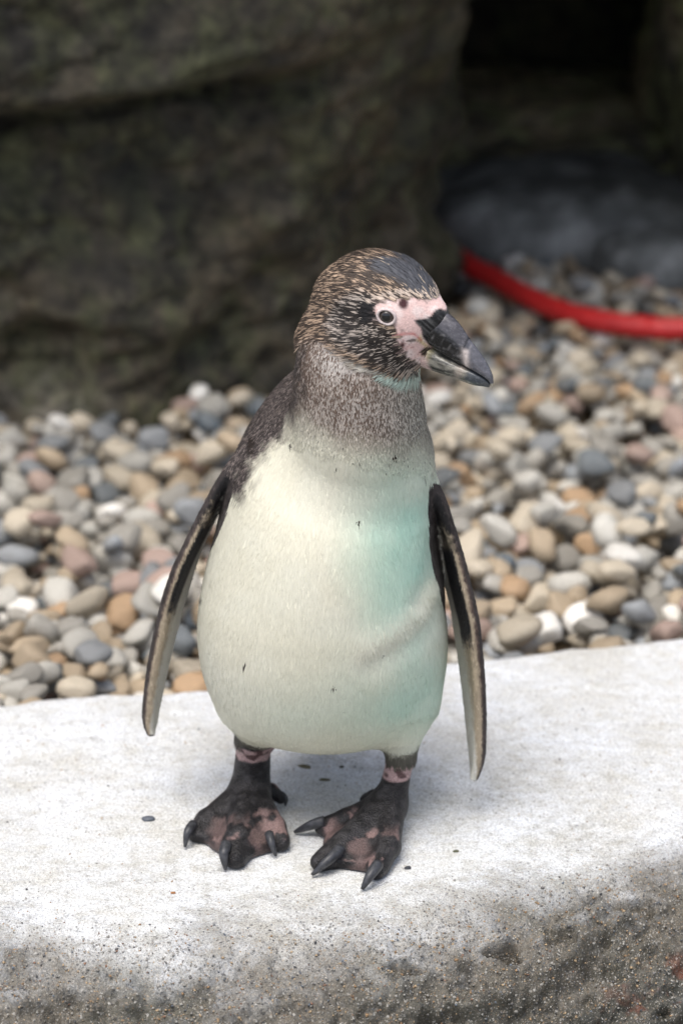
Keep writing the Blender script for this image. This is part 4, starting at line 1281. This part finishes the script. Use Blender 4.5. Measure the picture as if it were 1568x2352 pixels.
# ------------------------------------------------------------------ eyes
ep = surf(887, 727)
er = (ep - CB) @ HR
EN = HR * 0.93 + HF * 0.28 + HU * 0.12; EN /= np.linalg.norm(EN)
def disc_frame(nv):
    u = HU - nv * (HU @ nv); u /= np.linalg.norm(u); s = np.cross(u, nv)
    return u, s
tE = NT('eye'); 
tE.set(Base_Color=tE.mix(tE.attr('iris').outputs['Fac'], (0.004, 0.004, 0.005), (0.045, 0.035, 0.028)), Roughness=0.06)
tE.p.inputs['Coat Weight'].default_value = 0.5
tL = NT('eyelid_skin')
vv = tL.coord('Object'); nn = tL.noise(vv, 500, 3)
tL.set(Base_Color=tL.ramp(nn, [(0.3, (0.50, 0.40, 0.39)), (0.7, (0.70, 0.62, 0.60))]), Roughness=0.5, Normal=tL.bump(nn, 0.2, 0.001))
SVs, SFs = ico(4)
for sgn in (1, -1):
    def mir(p):
        p = np.atleast_2d(p)
        if sgn > 0: return p
        rr = (p - CB) @ HR
        return p - 2 * rr[:, None] * HR
    u, s = disc_frame(EN)
    c = ep - EN * 0.0040
    V = c + SVs * 0.0076
    m = new_mesh('eye', mir(V) - PO, SFs if sgn > 0 else SFs[:, ::-1])
    dd = np.degrees(np.arccos(np.clip(SVs @ EN, -1, 1)))
    set_float(m, sstep(28, 32, dd), 'iris')
    e = link('eye', m, tE.m, penguin)
    ring = []
    n1, n2 = 40, 10
    for i in range(n1):
        th = 2 * math.pi * i / n1
        rx, ry = 0.0079, 0.0066
        d = s * math.cos(th) * rx + u * math.sin(th) * ry
        dn = d / np.linalg.norm(d)
        bulge = 0.0009 if math.sin(th) < 0 else 0.0013
        for j in range(n2):
            ph = 2 * math.pi * j / n2
            ring.append(c + EN * 0.0042 + d + dn * 0.0015 * math.cos(ph) + EN * (0.0013 + bulge) * math.sin(ph))
    ring = np.array(ring)
    F = [(i * n2 + j, ((i + 1) % n1) * n2 + j, ((i + 1) % n1) * n2 + (j + 1) % n2, i * n2 + (j + 1) % n2) for i in range(n1) for j in range(n2)]
    m = new_mesh('eyelid', mir(ring) - PO, F)
    link('eyelid', m, tL.m, e)

# ------------------------------------------------------------------ claws
tC = NT('claw_horn')
vv = tC.coord('Object'); nn = tC.noise(vv, 220, 3)
tC.set(Base_Color=tC.ramp(nn, [(0.3, (0.016, 0.017, 0.020)), (0.7, (0.060, 0.062, 0.070))]), Roughness=0.45, Normal=tC.bump(nn, 0.3, 0.001))
for pts, r0 in (
        (((444, 1893, 0.017), (431, 1912, 0.015), (425, 1946, 0.002)), 0.0046),
        (((520, 1940, 0.020), (514, 1962, 0.017), (518, 1997, 0.002)), 0.0054),
        (((618, 1915, 0.018), (623, 1936, 0.014), (634, 1966, 0.002)), 0.0044),
        (((745, 1886, 0.016), (712, 1896, 0.011), (676, 1911, 0.002)), 0.0054),
        (((782, 1950, 0.018), (752, 1977, 0.014), (716, 2010, 0.002)), 0.0055),
        (((868, 1985, 0.017), (850, 2010, 0.013), (831, 2043, 0.002)), 0.0054),
        (((645, 1822, 0.014), (656, 1834, 0.010), (655, 1850, 0.002)), 0.0030),
        (((842, 1826, 0.014), (833, 1834, 0.010), (828, 1846, 0.002)), 0.0030)):
    path = spline([PZ(*p) for p in pts], 12)
    tt = np.linspace(0, 1, 12)
    V, F = tube(path, r0 * (1 - tt ** 2.2 * 0.72), 12)
    link('claw', new_mesh('claw', V - PO, F), tC.m, penguin)
tag(penguin, 'young penguin with brown neck, pink face and pale greenish belly standing on the ledge', 'penguin')

# ------------------------------------------------------------------ loose grit and chips on the ledge
GV = np.array([(1, 0, 0), (-1, 0, 0), (0, 1, 0), (0, -1, 0), (0, 0, 1), (0, 0, -1)], float)
GF = np.array([(0, 2, 4), (2, 1, 4), (1, 3, 4), (3, 0, 4), (2, 0, 5), (1, 2, 5), (3, 1, 5), (0, 3, 5)])
def grit(count):
    top = (np.abs(LV[:, 0]) < 0.42) & (LV[:, 1] < 0.6) & (LD < 0.85) & (LN[:, 2] > 0.05) & (LN[:, 1] < 0.2)
    idx = np.where(top)[0]
    w = 0.06 + sstep(0.08, 0.4, LD[idx]); w /= w.sum()
    pick = rng.choice(idx, count, p=w)
    P = LV[pick] + rng.normal(0, 0.0012, (count, 3)) * np.array([1, 1, 0])
    clear = ((P[:, 0] + 0.03) / 0.17) ** 2 + ((P[:, 1] + 0.06) / 0.11) ** 2 < 1
    s = 0.0004 + (0.0008 + 0.0006 * sstep(0.05, 0.3, LD[pick])) * rng.random(count) ** 3 + 0.0008 * (rng.random(count) < 0.03)
    P, s, pick = P[~clear], s[~clear], pick[~clear]
    count = len(P)
    rot = np.linalg.qr(rng.normal(size=(count, 3, 3)))[0]
    sh = GV[None] * rng.uniform(0.6, 1.25, (count, len(GV), 1)) * np.array([1.2, 1.0, 0.7])
    V = np.einsum('nij,nkj->nki', rot, sh) * s[:, None, None] + (P + LN[pick] * (s * 0.1)[:, None])[:, None, :]
    F = (GF[None] + (np.arange(count) * len(GV))[:, None, None]).reshape(-1, 3)
    pal = np.array([(0.07, 0.072, 0.075), (0.15, 0.145, 0.14), (0.30, 0.19, 0.10), (0.38, 0.28, 0.17), (0.27, 0.26, 0.235), (0.33, 0.32, 0.29), (0.12, 0.14, 0.165), (0.20, 0.11, 0.07)])
    c = pal[rng.choice(len(pal), count, p=[.06, .14, .09, .14, .28, .20, .05, .04])] * rng.uniform(0.7, 1.2, (count, 1))
    m = new_mesh('grit', V.reshape(-1, 3), F, False)
    set_col(m, np.repeat(c, len(GV), 0))
    return m
t = NT('grit')
t.set(Base_Color=t.attr('Col').outputs['Color'], Roughness=0.6)
gr = link('grit', grit(26000), t.m)
tag(gr, 'fine mixed sand grains and grit scattered over the concrete ledge', 'grit', None, 'stuff')

def chip(px, py, size, flat, col, name, label, cat, seed, stretch=1.0, rz=0.0, rough=0.55):
    V = pebble_shape(SV, seed) * np.array([stretch, 1, flat])
    n = PZ(px, py, 0.0)
    q = np.hypot(LV[:, 0] - n[0], LV[:, 1] - n[1]); z = LV[np.argmin(q), 2]
    t = NT(name); t.set(Base_Color=t.ramp(t.noise(t.coord('Object'), 2.2, 3), [(0.3, tuple(c * 0.7 for c in col)), (0.7, col)]), Roughness=rough)
    o = link(name, new_mesh(name, V, SF), t.m)
    n = PZ(px, py, z)
    o.location = (n[0], n[1], z + size * flat * 0.35); o.scale = (size, size, size); o.rotation_euler = (0.1, 0.05, rz)
    tag(o, label, cat)
chip(342, 1884, 0.0062, 0.7, (0.10, 0.115, 0.14), 'stone_chip', 'small slate-blue stone chip on the pale concrete beside the foot', 'stone', 3, 1.1, 0.3)
chip(936, 1995, 0.0030, 0.7, (0.04, 0.045, 0.055), 'stone_chip', 'tiny black stone chip on the concrete beside the foremost claw', 'stone', 4, 1.2, 0.5)
chip(745, 1792, 0.0034, 0.45, (0.11, 0.10, 0.045), 'seed_husk', 'small olive-brown seed husk on the concrete between the legs', 'seed', 5, 1.8, 0.1)
chip(700, 1762, 0.0042, 0.4, (0.15, 0.13, 0.07), 'seed_husk', 'pale brown seed husk in the shade under the belly', 'seed', 6, 1.9, -0.2)
chip(785, 1762, 0.0026, 0.5, (0.06, 0.055, 0.03), 'seed_husk', 'small dark seed husk in the shade under the belly', 'seed', 7, 1.3, 0.8)
chip(802, 2114, 0.0036, 0.4, (0.14, 0.02, 0.012), 'leaf_fragment', 'tiny dark red leaf fragment on the damp front of the ledge', 'leaf', 8, 1.5, 1.2)
chip(1046, 1956, 0.0026, 0.6, (0.08, 0.085, 0.04), 'seed_husk', 'small green-brown seed husk on the bare concrete beside the far foot', 'seed', 9, 1.2, 0.2)
chip(398, 2052, 0.0021, 0.7, (0.36, 0.16, 0.05), 'stone_chip', 'tiny orange stone chip on the concrete above the grimy front', 'stone', 10, 1.1, 0.2)
